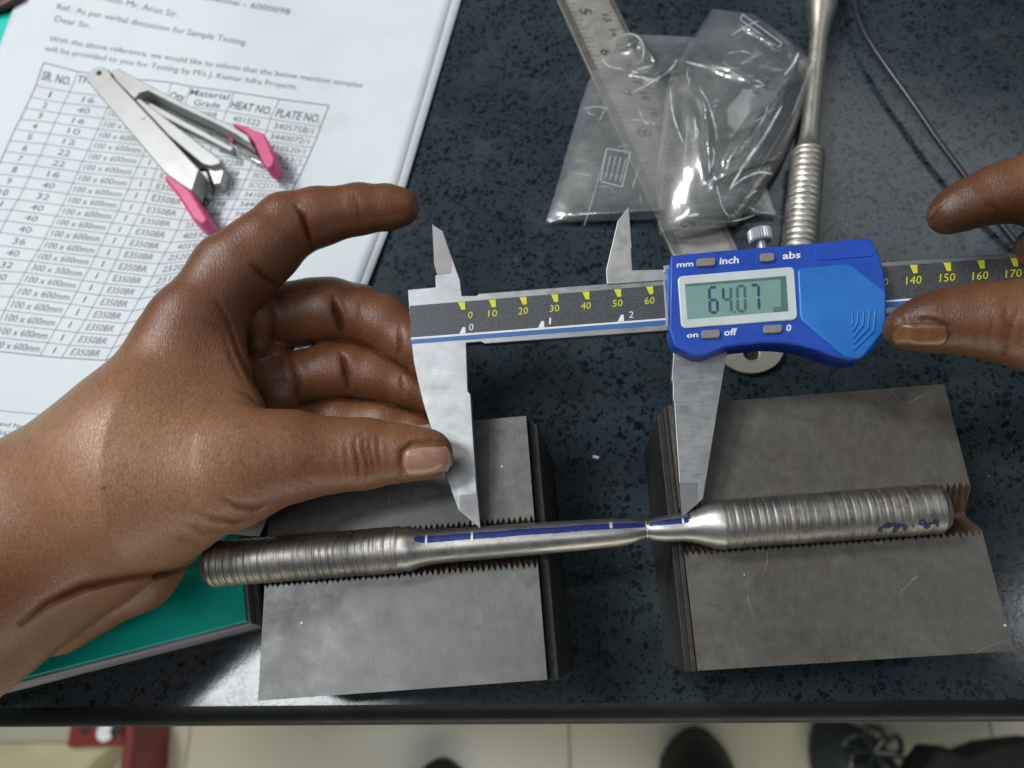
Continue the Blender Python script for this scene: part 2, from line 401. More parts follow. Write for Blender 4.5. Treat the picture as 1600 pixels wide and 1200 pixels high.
# ------------------------------------------------------------------ text
_tc = {}
def text2d(s, res=3, bold=0):
    key = (s, res, bold)
    if key in _tc: return _tc[key]
    cu = bpy.data.curves.new('t', 'FONT'); cu.body = s; cu.resolution_u = res; cu.size = 1; cu.offset = bold
    ob = bpy.data.objects.new('t', cu); col.objects.link(ob)
    bpy.context.view_layer.update()
    me = bpy.data.meshes.new_from_object(ob.evaluated_get(bpy.context.evaluated_depsgraph_get()))
    v = np.array([tuple(x.co)[:2] for x in me.vertices]) if len(me.vertices) else np.zeros((0, 2)); f = [list(p.vertices) for p in me.polygons]
    bpy.data.objects.remove(ob); bpy.data.curves.remove(cu); bpy.data.meshes.remove(me)
    _tc[key] = (v, f); return v, f
CAPH = .70
class Print:
    """collects flat print (letters, rules) as one part; put() maps text into a frame given by fn(s,t)"""
    def __init__(s): s.v = []; s.f = []
    def put(s, txt, fn, width=None, bold=0.0):
        v, f = text2d(txt, 2, bold)
        if not len(v): return
        x0, x1 = v[:, 0].min(), v[:, 0].max()
        n0 = len(s.v)
        for x, y in v: s.v.append(fn((x-x0)/(x1-x0), y/CAPH))
        s.f += [[n0+i for i in g] for g in f]
    def quad(s, pts):
        n0 = len(s.v); s.v += list(pts); s.f.append(list(range(n0, n0+len(pts))))
    def build(s, name, mat, parent, **k):
        me = bpy.data.meshes.new(name)
        me.from_pydata([tuple(Vector(v)*MM) for v in s.v], [], s.f); me.update()
        return link(name, me, parent, mat, **k)
# ================================================================== THE TABLE AND THE FLOOR
e0, e1 = P(-500, 1110), P(2100, 1089)
exy = (e1-e0).normalized()
YB = e0.y
tt = mesh('table_top', [(-650, YB, 0), (650, YB, 0), (650, 700, 0), (-650, 700, 0)], [(0, 1, 2, 3)], M['table'], kind='structure')
prof = [(0, 0)]+[(6.4*math.sin(a), -5+5*math.cos(a)-0.02) for a in [i*math.pi/2/8 for i in range(9)]]+[(6.4, -30), (4, -34), (-60, -34)]
vs = [(x, YB-p, q) for x in (-650, 650) for p, q in prof]; n_ = len(prof)
mesh('table_edge', vs, [(i, i+1, n_+i+1, n_+i) for i in range(n_-1)], M['edge'], smooth=True, sharp=50, kind='structure')
FZ = -780.0
fl = mesh('floor', [(-2500, -2500, FZ-3), (2500, -2500, FZ-3), (2500, 2500, FZ-3), (-2500, 2500, FZ-3)], [(0, 1, 2, 3)], M['grout'], kind='structure')
tile_me = None
f0 = P(297, 1150, FZ)
for i in range(-2, 3):
    for j in range(-2, 2):
        x0, y0 = f0.x+i*499, f0.y+75+j*499
        if tile_me is None:
            tile_me = box('tile', (0, 0, 0), 497, 497, 3, M['tile'], fl, bevel=.8); t0 = tile_me
        else:
            t0 = tile_me.copy(); col.objects.link(t0)
        t0.location = (x0*MM+.2485, y0*MM-.2485, (FZ-3)*MM)
# ================================================================== THINGS ON THE FLOOR
def lathe_shell(name, rings, mat, parent, **k):
    n = len(rings[0]); vs = [v for r in rings for v in r]; fs = []
    for i in range(len(rings)-1): fs += [[i*n+j, i*n+(j+1) % n, (i+1)*n+(j+1) % n, (i+1)*n+j] for j in range(n)]
    fs += [list(range(n)), list(range((len(rings)-1)*n, len(rings)*n))]
    return mesh(name, vs, fs, mat, parent, smooth=True, sharp=60, **k)
def shoe(name, toe_px, heel_px, halfw, mat, label, inner):
    a, b = P(*toe_px, FZ), P(*heel_px, FZ); L = (b-a).length; d = (b-a).normalized(); s_ = Vector((-d.y, d.x, 0))
    root = empty(name, a, label=label, cat='shoe')
    def ring(z, grow, trim):
        out = []
        for i in range(28):
            t = 2*math.pi*i/28; u = .5-.5*math.cos(t)
            wdt = halfw*grow*(.35+.65*math.sin(math.pi*min(1, u*1.05+.12))**.6)*(1-.18*u)
            out.append(a+d*(trim+u*(L-trim*1.3))+s_*wdt*math.sin(t)+Vector((0, 0, z)))
        return out
    lathe_shell('sole', [ring(0, 1.03, 0), ring(10, 1.06, -2), ring(20, 1.05, -1)], M['dirt'], root)
    lathe_shell('upper', [ring(20, 1., 2), ring(34, .98, 4), ring(48, .80, 18), ring(60, .55, 42), ring(64, .3, 80)], mat, root)
    if inner:
        c = a+d*L*.62
        lathe_shell('ankle', [[c+d*40*k_*math.cos(q)+s_*33*k_*math.sin(q)+Vector((0, 0, z)) for q in [2*math.pi*i/20 for i in range(20)]] for z, k_ in ((50, 1.1), (80, 1.), (150, 1.05))], inner, root)
    return root
shoe('shoe', (1085, 1138), (1090, 1330), 47, M['shoe'], 'dark brown round-toed shoe on the cream tiles, middle of the table edge', M['sock'])
shoe('shoe', (1275, 1128), (1420, 1330), 48, M['shoe2'], 'dark green canvas shoe with grey laces on the floor, right of the brown shoe', None)
sh = P(1365, 1175, FZ+66)
rt = empty('shoe_lace_bundle', sh, label='grey tangled lace bow on top of the dark green shoe', cat='lace')
for i in range(6):
    a = i*1.05
    tube('loop', spline([sh, sh+Vector((25*math.cos(a), 22*math.sin(a), 9)), sh+Vector((34*math.cos(a+.7), 26*math.sin(a+.7), 3)), sh+Vector((3, 2, -1))], 5), 3.2, M['cable'], rt, n=6)
shoe('shoe', (690, 1186), (690, 1330), 40, M['shoe'], 'toe of a dark shoe just showing below the table edge, leftmost of the shoes', None)
tr = [P(x, y, FZ+120) for x, y in ((1430, 1215), (1468, 1162), (1508, 1180), (1560, 1160), (1640, 1150), (1660, 1260), (1430, 1260))]
prism('trouser_hem', tr, [v-Vector((0, 0, 70)) for v in tr], M['trouser'], bevel=6, label='black trouser leg hem in the lower right corner above the floor', cat='trousers')
rs = empty('red_stand', P(160, 1160, FZ), label='red painted steel bracket with a round white disc on the floor, lower left', cat='bracket')
b = [P(x, y, FZ+60) for x, y in ((110, 1128), (192, 1128), (190, 1165), (104, 1168))]
prism('plate', b, [v-Vector((0, 0, 58)) for v in b], M['red'], rs, bevel=2)
b = [P(x, y, FZ+90) for x, y in ((196, 1126), (209, 1126), (200, 1230), (184, 1230))]
prism('post', b, [v-Vector((0, 0, 88)) for v in b], M['red'], rs, bevel=2)
for (x, y, r, m, nm) in ((165, 1144, 11, 'white_print', 'disc'), (133, 1140, 6, 'dirt', 'hole'), (181, 1142, 7, 'dirt', 'hole')):
    c = P(x, y, FZ+60.5)
    prism(nm, [c+Vector((r*math.cos(q), r*math.sin(q), 1.5)) for q in [i*math.pi/12 for i in range(24)]], [c+Vector((r*math.cos(q), r*math.sin(q), 0)) for q in [i*math.pi/12 for i in range(24)]], M[m], rs)
b = [P(x, y, FZ+50) for x, y in ((-60, 1162), (188, 1160), (150, 1186), (95, 1245), (-60, 1255))]
prism('carton', b, [v-Vector((0, 0, 49)) for v in b], M['carton'], bevel=3, label='cream cardboard box on the floor beside the red bracket', cat='box')
# ================================================================== TEAL BOOK
BZ = 9.0
bc, bl_, bu = P(385, 970, BZ), P(70, 1051, BZ), P(377, 888, BZ)
bx = (bl_-bc).normalized(); by = Vector((-bx.y, bx.x, 0)); by = by if by.y > 0 else -by
by = ((bu-bc).normalized()*.6+by*.4).normalized()
book = empty('book', bc-Vector((0, 0, BZ)), label='teal covered notebook lying under the printed letter and the left wrist', cat='notebook')
BL, BH = 290, 345
def bq(z, i0, i1): return [bc+bx*i0+by*i0+Vector((0, 0, z-BZ)), bc+bx*BL+by*i0+Vector((0, 0, z-BZ)), bc+bx*BL+by*(BH)+Vector((0, 0, z-BZ)), bc+bx*i0+by*BH+Vector((0, 0, z-BZ))]
prism('cover', bq(BZ, 0, 0), bq(BZ-1.1, 0, 0), M['teal'], book, bevel=.3)
prism('page_block', bq(BZ-1.1, -1.0, 0), bq(5.0, -1.3, 0), M['pages'], book)
prism('page_block', bq(4.4, -.6, 0), bq(1.3, -2.2, 0), M['pages'], book)
prism('back_cover', bq(1.2, -3.2, 0), bq(.1, -3.2, 0), M['block_side'], book, bevel=.3)
# ================================================================== PAPERS
side = Vector((by.y, -by.x, 0)); side = side if side.x > 0 else -side
def pz(p):
    d = (Vector(p)-bc).dot(side)
    t = min(1, max(0, (d-2)/75)); t = t*t*(3-2*t)
    z = BZ+.7-(BZ-.5)*t
    dy = (Vector(p)-bc).dot(by)
    if dy < 30: z += 0
    return z+.35*math.sin(p[0]*.035+p[1]*.02)*(1-.3*t)+.35
def PP(px, py, off=0.0):
    z = 8.0
    for _ in range(5):
        q = P(px, py, z); z = pz(q)+off
    return P(px, py, z)
def edge_x(pts, y): return float(np.interp(y, [p[1] for p in pts], [p[0] for p in pts]))
LE = [(49, -60), (26, 0), (0, 69), (-255, 760)]
RE = [(743, -60), (720, 0), (633, 293), (570, 455), (541, 528), (405, 838)]
def sheet(name, inset, off, label, nu=44, nv=44):
    vs = []; fs = []
    for j in range(nv+1):
        t = j/nv; yl = -60+820*t; yr = -60+898*t
        xl, xr = edge_x(LE, yl), edge_x(RE, yr)-inset*(1 if inset < 0 else 1-.3*t)
        for i in range(nu+1):
            u = i/nu; vs.append(PP(xl+(xr-xl)*u, yl+(yr-yl)*u, off))
    for j in range(nv):
        for i in range(nu): a = j*(nu+1)+i; fs.append((a, a+1, a+nu+2, a+nu+1))
    o = mesh(name, vs, fs, M['paper'], smooth=True, label=label, cat='paper')
    so = o.modifiers.new('thickness', 'SOLIDIFY'); so.thickness = .12*MM; so.offset = -1
    return o
sheet('paper_sheet', 0, .0, 'plain white sheet showing as a thin margin along the right side under the letter')
letter = sheet('letter', 15, .30, 'printed white letter with a table of sample sizes and heat numbers')
# grid of the printed table
def full(d, n=23):
    """known rows -> all 24 row positions (index 0 = top border), linear beyond"""
    k_ = sorted(d); xs = [d[i][0] for i in k_]; ys = [d[i][1] for i in k_]; out = []
    for r in range(-1, n):
        if r > k_[-1]:
            a, b = k_[-2], k_[-1]; t = (r-b)/(b-a); out.append((d[b][0]+(d[b][0]-d[a][0])*t, d[b][1]+(d[b][1]-d[a][1])*t))
        else: out.append((float(np.interp(r, k_, xs)), float(np.interp(r, k_, ys))))
    return out
COLS = [full(c) for c in (
 {-1: (68, 98), 0: (56, 134), 1: (48, 152), 2: (40, 169), 3: (32, 186), 4: (23, 202), 5: (15, 220), 6: (7.5, 237), 7: (0, 253), 22: (-128, 525)},
 {-1: (122, 112), 0: (109, 144), 1: (100, 161), 2: (93, 177), 3: (85, 192), 4: (78, 209), 5: (71, 225), 6: (63, 243), 7: (54, 259), 8: (46, 277), 9: (37.5, 294), 10: (28, 312), 11: (18, 328), 12: (9, 345), 13: (0, 363), 22: (-83, 538)},
 {-1: (187, 121), 0: (176, 152), 5: (138, 235), 6: (129, 252), 7: (122, 268.5), 8: (114, 286), 9: (106, 303), 10: (97.5, 320.6), 11: (88, 337.5), 12: (79, 354), 13: (70, 373), 14: (60, 391), 15: (49, 408), 16: (39, 425.6), 17: (29, 444), 18: (17.5, 464), 22: (-22, 547)},
 {-1: (268, 129), 0: (258, 162), 5: (223, 244), 6: (215.6, 260.6), 7: (207, 278), 8: (200.6, 296), 9: (192, 313), 10: (185, 330), 11: (175, 348), 12: (167, 365), 13: (158, 383), 14: (149, 401), 15: (140, 419), 16: (129, 438), 17: (120, 456), 18: (110, 475), 22: (62.5, 556)},
 {-1: (298, 135), 0: (288, 166), 5: (252, 247), 6: (244, 264), 8: (233, 297), 9: (225, 317), 10: (217, 335), 11: (208, 352), 12: (199, 369), 13: (190, 387), 14: (182, 406), 15: (172.5, 424), 16: (164, 443), 17: (155, 461), 19: (133, 500), 22: (96, 559)},
 {-1: (366, 144), 0: (354, 174), 10: (283, 344), 11: (276.6, 360), 12: (267, 379), 13: (258, 395), 14: (248, 412.5), 15: (239, 432), 16: (229, 449), 17: (217.5, 467), 18: (207, 486), 22: (165, 563)},
 {-1: (437, 155), 0: (422, 186), 1: (417, 204), 7: (377, 296), 14: (325, 405), 22: (262, 530)},
 {-1: (514, 165), 0: (501, 198), 1: (495, 215), 2: (488, 231), 3: (482, 246), 4: (476, 259), 5: (469.5, 273), 6: (462, 286), 7: (455.6, 300), 14: (408, 392), 22: (352, 500)})]
def G(c, r):
    """table coordinates (column, row) -> pixel, row -1 = top border"""
    c0 = int(min(6, math.floor(c))); r0 = int(max(-1, min(21, math.floor(r)))); u, v = c-c0, r-r0
    a, b, d, e_ = COLS[c0][r0+1], COLS[c0+1][r0+1], COLS[c0][r0+2], COLS[c0+1][r0+2]
    return [(a[i]*(1-u)+b[i]*u)*(1-v)+(d[i]*(1-u)+e_[i]*u)*v for i in (0, 1)]
pr = Print()
def rule(p, q, wpx):
    n = 6
    d = Vector((q[0]-p[0], q[1]-p[1])); nn = Vector((-d.y, d.x)).normalized()*wpx/2
    for i in range(n):
        a = Vector(p)+d*i/n; b_ = Vector(p)+d*(i+1)/n
        pr.quad([PP(*(a+nn), .36), PP(*(b_+nn), .36), PP(*(b_-nn), .36), PP(*(a-nn), .36)])
for c in range(8):
    for r in range(-1, 22):
        if c in (0, 7) or True: rule(G(c, r) if c < 7 else COLS[7][r+1], (G(c, r+.999999) if c < 7 else COLS[7][r+2]), 1.5 if c in (0, 7) else .95)
for r in range(-1, 23):
    for c in range(7):
        rule(COLS[c][r+1], COLS[c+1][r+1], 1.4 if r in (-1, 22) else .9)
def cell(c, r, txt, w=.7, y0=.74, h=.52, bold=.0, x0=None):
    a = (1-w)/2 if x0 is None else x0
    def fn(s_, t): return PP(*G(c+a+w*s_, r+y0-h*t), .37)
    pr.put(txt, fn, bold=bold)
B_ = .016
cell(0, -1, 'SR. NO.', .84, .70, .38, B_); cell(1, -1, 'TH (mm)', .9, .5, .34, B_)
cell(3, -1, 'Qty', .8, .74, .34, B_); cell(4, -1, 'Material', .9, .42, .32, .006, x0=.03); cell(4, -1, 'Grade', .62, .90, .32, .006)
cell(5, -1, 'HEAT NO.', .92, .80, .38, B_); cell(6, -1, 'PLATE NO.', .88, .84, .38, B_); cell(2, -1, 'Size', .4, .7, .36, B_)
TH = '16 40 16 10 12 22 22 16 40 32 40 40 40 36 40 32 40 36 40 32 40 40'.split()
HT = '401522 340575 351367 407296 307288 351698 204265 406074 351198 344089 2510391 405921 405908 2520021 2520186 2510412 405934'.split()
PL = '340575B/1 3440072/1 3410520/1 344533/1 NC007435 SCC2143723 SCC2111372 34105094/1 3440211/1 3448101/2 3410977/1'.split()
for r in range(22):
    cell(0, r, str(r+1), (.06 if r == 0 else .13) if r < 9 else .26, bold=B_*.6)
    cell(1, r, TH[r], .28); cell(2, r, '300 x 300mm' if r == 15 else '100 x 600mm', .86); cell(3, r, '1', .06)
    cell(4, r, 'E350BR', .66 if r > 9 else .7, x0=.14)
    if r < len(HT): cell(5, r, HT[r], .62 if len(HT[r]) < 7 else .72)
    if r < len(PL): cell(6, r, PL[r], .78)
def line(txt, a, b, hpx, bold=0.0):
    a, b = Vector(a), Vector(b); d = (b-a)
    u_ = Vector((.30, -1)).normalized()*hpx
    def fn(s_, t):
        q = a+d*s_+u_*t+Vector((0, math.sin(math.pi*s_)*d.length*.004)); return PP(q.x, q.y, .37)
    pr.put(txt, fn, bold=bold)
line('Kind Attention Mr. Arun Sir.', (98, -16), (277, 28), 10.5)
line('Ambattur Estate Chennai - 6000098', (190, -26), (452, 23), 9.5)
line('Ref.: As per verbal discussion for Sample Testing.', (88, 14), (385, 71), 9.5)
line('Dear Sir,', (85, 33), (141, 45), 9.5)
line('With the above reference, we would like to inform that the below mention samples', (76, 64), (565, 137), 8.8)
line('will be provided to you for Testing by M/s J. Kumar Infra Projects.', (69, 79), (464, 140), 8.8)
line('and Nagar, Ambattur Industrial Estate', (-2, 665), (190, 690), 7.5)
line('2620036  •  Phone', (-4, 679), (110, 693), 7.5)
rule((-60, 636), (66, 648), .9); rule((66, 648), (150, 640), .9)
pr.build('print', M['ink'], letter)
# ================================================================== STAPLE REMOVER
srz = 11.0
sr = empty('staple_remover', PP(240, 180), label='small chrome staple remover with pink plastic finger pads lying open on the letter', cat='staple remover')
def SR(x, y, z): return P(120+x*.225, 90+y*.225, z)
def slab(name, pts, z0, z1, mat, parent=sr, bevel=.5, dz=0, **k):
    """pts in crop pixels; top at z1 (+dz along x), straight sides down to z0"""
    top = [SR(x, y, z1+dz*(x/1400)) for x, y in pts]
    return prism(name, top, [Vector((v.x, v.y, z0+dz*(p[0]/1400))) for v, p in zip(top, pts)], mat, parent, bevel, smooth=True, **k)
arm1 = slab('arm', [(62, 150), (75, 105), (115, 70), (170, 60), (220, 80), (240, 125), (850, 775), (800, 925), (720, 880), (610, 800)], 12.5, 22, M['chrome'], dz=2)
arm2 = slab('arm', [(240, 85), (285, 72), (620, 250), (960, 420), (1050, 455), (1190, 540), (1210, 600), (1120, 540), (960, 455), (700, 335), (490, 225), (440, 240), (400, 285), (240, 130)], 13, 19.5, M['chrome'], dz=1)
slab('web', [(440, 250), (490, 228), (700, 340), (960, 458), (1120, 545), (1215, 600), (1290, 740), (1180, 690), (1060, 600), (1075, 640), (700, 445), (430, 295)], 9.9, 12.0, M['mirror'], bevel=.2)
slab('spring_bar', [(430, 290), (460, 285), (1085, 622), (1078, 645), (1050, 640), (560, 390)], 12.3, 14.8, M['chrome'], bevel=.4)
slab('channel', [(400, 290), (440, 285), (1000, 710), (995, 735), (925, 752), (870, 735), (640, 545)], 12.5, 18.5, M['chrome'], dz=1, bevel=.5)
slab('slot', [(420, 320), (500, 385), (590, 480), (640, 540), (860, 740), (900, 765), (850, 775), (640, 560)], 10, 12.4, M['dirt'], bevel=.1)
slab('claw', [(905, 758), (1000, 738), (1022, 790), (1000, 870), (950, 880)], 10.0, 16.5, M['steel_polish'], bevel=.5)
slab('claw', [(850, 785), (905, 790), (930, 880), (895, 920), (800, 922)], 10.5, 15.0, M['steel_caliper'], bevel=.4)
slab('tooth', [(868, 930), (900, 912), (930, 935), (928, 965), (900, 975), (870, 958)], 10.8, 13.5, M['steel_polish'], bevel=.4)
slab('tooth', [(835, 960), (900, 980), (895, 1025), (865, 1020)], 10.8, 12.5, M['steel_caliper'], bevel=.3)
slab('finger_pad', [(605, 812), (650, 808), (790, 915), (820, 960), (850, 1010), (910, 1110), (905, 1140), (860, 1162), (800, 1120), (700, 960), (610, 850)], 11.5, 23, M['pink'], bevel=1.3)
slab('finger_pad', [(1068, 450), (1120, 455), (1300, 525), (1330, 590), (1375, 700), (1360, 755), (1320, 768), (1290, 735), (1230, 590), (1180, 525)], 10.3, 19, M['pink'], bevel=1.3)
slab('pad_plug', [(1045, 535), (1065, 530), (1090, 570), (1080, 582), (1060, 575)], 12, 13.2, M['pink'], bevel=.2)
def disc(name, c, r, h, mat, parent, axis=Vector((0, 0, 1)), n=28, bevel=0, **k):
    a = axis.orthogonal().normalized(); b = axis.cross(a)
    ring = [Vector(c)+a*r*math.cos(2*math.pi*i/n)+b*r*math.sin(2*math.pi*i/n) for i in range(n)]
    return prism(name, [v+axis*h for v in ring], ring, mat, parent, bevel, smooth=True, **k)
disc('rivet', SR(155, 108, 22.1), 1.35, .5, M['rustbrown'], sr, bevel=.2)
disc('rivet', SR(155, 108, 22.65), .7, .1, M['dirt'], sr)
disc('dimple', SR(460, 418, 22.75), .9, .25, M['steel_caliper'], sr, bevel=.1)
# ================================================================== STEEL RULER, WASHER, CABLE, SECOND TEST BAR
rp = [P(x, y, 1.4) for x, y in ((857, -30), (944, -30), (1160, 405), (1055, 405))]
ruler = prism('steel_ruler', rp, [v-Vector((0, 0, 1.1)) for v in rp], M['ruler'], None, bevel=.15, label='worn steel ruler slanting down under the plastic bags', cat='ruler')
pr = Print()
def RQ(u, v):    # u along the ruler, v across
    a = (857+(1055-857)*u, -30+435*u); b = (944+(1160-944)*u, -30+435*u); return P(a[0]+(b[0]-a[0])*v, a[1]+(b[1]-a[1])*v, 1.44)
def uy(y): return (y+30)/435
yy = -20.0; k_ = 0
while yy < 398:
    st = .9*(4.3-.0016*(400-yy))*.98/2*(.8+.2*yy/400)
    ln = .30 if k_ % 10 == 0 else .22 if k_ % 5 == 0 else .15
    u0 = uy(yy); du = .0009
    pr.quad([RQ(u0-du, .015), RQ(u0-du, ln), RQ(u0+du, ln), RQ(u0+du, .015)])
    pr.quad([RQ(u0-du, .985), RQ(u0-du, 1-ln*.6), RQ(u0+du, 1-ln*.6), RQ(u0+du, .985)])
    yy += st; k_ += 1
for t, y, v, h in (('5', 18, .40, 1.), ('6', 82, .42, 1.), ('7', 146, .42, 1.), ('8', 208, .42, 1.2), ('9', 277, .42, 1.2), ('10', 346, .42, 1.2),
                   ('13', 28, .72, .62), ('14', 52, .72, .62), ('15', 76, .72, .62), ('16', 100, .72, .62), ('17', 126, .72, .66), ('18', 151, .72, .66), ('19', 175, .72, .66), ('20', 200, .72, .66), ('21', 227, .72, .66), ('22', 254, .72, .66), ('23', 283, .72, .66), ('24', 313, .72, .66)):
    u0 = uy(y); lw = .022*h*len(t)
    pr.put(t, lambda s_, q, u0=u0, v=v, h=h, lw=lw: RQ(u0-lw/2+lw*s_, v-.09*h+.2*h*q), bold=.01)
pr.build('graduations', M['dirt'], ruler)
wc = P(1172, 541, 2.2); hc = P(1174, 552, 2.2)
ws = []
N_ = 40
hr = [hc+Vector((2.9*math.cos(i*2*math.pi/N_), 2.9*math.sin(i*2*math.pi/N_), 0)) for i in range(N_)]
orr = [wc+Vector((12.6*math.cos(i*2*math.pi/N_), 11.2*math.sin(i*2*math.pi/N_), 0)) for i in range(N_)]
dz_ = Vector((0, 0, 2.0)); vs = orr+hr+[v-dz_ for v in orr]+[v-dz_ for v in hr]; fs = []
for i in range(N_):
    j = (i+1) % N_; fs += [(i, j, N_+j, N_+i), (2*N_+i, 3*N_+i, 3*N_+j, 2*N_+j), (i, 2*N_+i, 2*N_+j, j), (N_+i, N_+j, 3*N_+j, 3*N_+i)]
wo = mesh('washer', vs, fs, M['washer'], label='flat pale steel washer on the table, half under the blue display housing', cat='washer')
b_ = wo.modifiers.new('bevel', 'BEVEL'); b_.width = .25*MM; b_.segments = 2; b_.limit_method = 'ANGLE'
cp = [P(x, y, z) for x, y, z in ((1322, -60, 6), (1334, 0, 6), (1342, 30, 6.5), (1357, 62, 7), (1385, 104, 7.5), (1425, 160, 7.5), (1468, 222, 7), (1515, 285, 6), (1560, 345, 4), (1600, 395, 2.5), (1640, 450, 2))]
tube('cable', spline(cp, 6), 1.25, M['cable'], label='thin grey cable curving down the right side of the table to the fingers', cat='cable')
class Bar:
    """turned bar: axis points in mm, list of (t, radius)"""
    def __init__(s, A, B): s.A, s.B = Vector(A), Vector(B); s.d = (s.B-s.A).normalized(); s.Ln = (s.B-s.A).length; s.s = Vector((-s.d.y, s.d.x, 0)).normalized(); s.u = s.d.cross(s.s); s.u = s.u if s.u.z > 0 else -s.u
    def at(s, t, ang, r): return s.A+s.d*(s.Ln*t)+s.s*r*math.sin(ang)+s.u*r*math.cos(ang)     # ang 0 = up
    def part(s, name, prof, mat, parent, n=72, jitter=0):
        vs = []; fs = []
        for i, (t, r) in enumerate(prof):
            vs += [s.at(t, 2*math.pi*j/n, r*(1+jitter*(random.random()-.5))) for j in range(n)]
        for i in range(len(prof)-1): fs += [(i*n+j, i*n+(j+1) % n, (i+1)*n+(j+1) % n, (i+1)*n+j) for j in range(n)]
        fs += [list(range(n)), list(range((len(prof)-1)*n, len(prof)*n))]
        return mesh(name, vs, fs, mat, parent, smooth=True, sharp=48)
def thread(t0, t1, r, Ln, pitch=2.1, amp=.26, ch0=False, ch1=False):
    out = []; n = int((t1-t0)*Ln/pitch)
    for i in range(n*10+1):
        q = i/(n*10); ph = (i % 10)/10; sd_ = math.sin((i//10)*12.9898)*.5+.5
        k_ = amp*(1-(.6+.7*sd_)*math.exp(-((ph-.5)/.13)**2))+.04*math.sin((i//10)*7.7)
        rr = r-amp+k_+.05*math.sin(i*.37)+.03*math.sin(i*.083)
        dd = q*(t1-t0)*Ln
        if ch0 and dd < 2.2: rr -= (2.2-dd)*.75
        de = (1-q)*(t1-t0)*Ln
        if ch1 and de < 2.0: rr -= (2.0-de)*.7
        out.append((t0+(t1-t0)*q, rr))
    return out
b2 = Bar(P(1246, 420, 7), P(1291, -70, 7)); L2 = b2.Ln
def t2(y): return (P(1264, y, 8.2)-P(1264, 420, 8.2)).length/(P(1264, -70, 8.2)-P(1264, 420, 8.2)).length
bar2 = empty('test_bar', b2.A, label='dull steel tensile test bar standing away from the blocks, right of the plastic bags', cat='test bar')
R2 = 6.8
b2.part('threaded_end', thread(0, t2(240), R2, L2, 2.75, .42), M['specimen_far'], bar2)
b2.part('gauge_section', [(t2(240), R2*.95), (t2(236), R2*.86), (t2(228), R2*.70), (t2(215), R2*.61), (t2(195), R2*.57), (t2(120), R2*.55), (t2(62), R2*.57), (t2(45), R2*.66), (t2(30), R2*.80), (t2(18), R2*.92), (t2(10), R2*.99), (t2(2), R2)], M['specimen_far'], bar2)
b2.part('threaded_end', thread(t2(2), 1., R2, L2, 2.75, .3), M['specimen_far'], bar2)
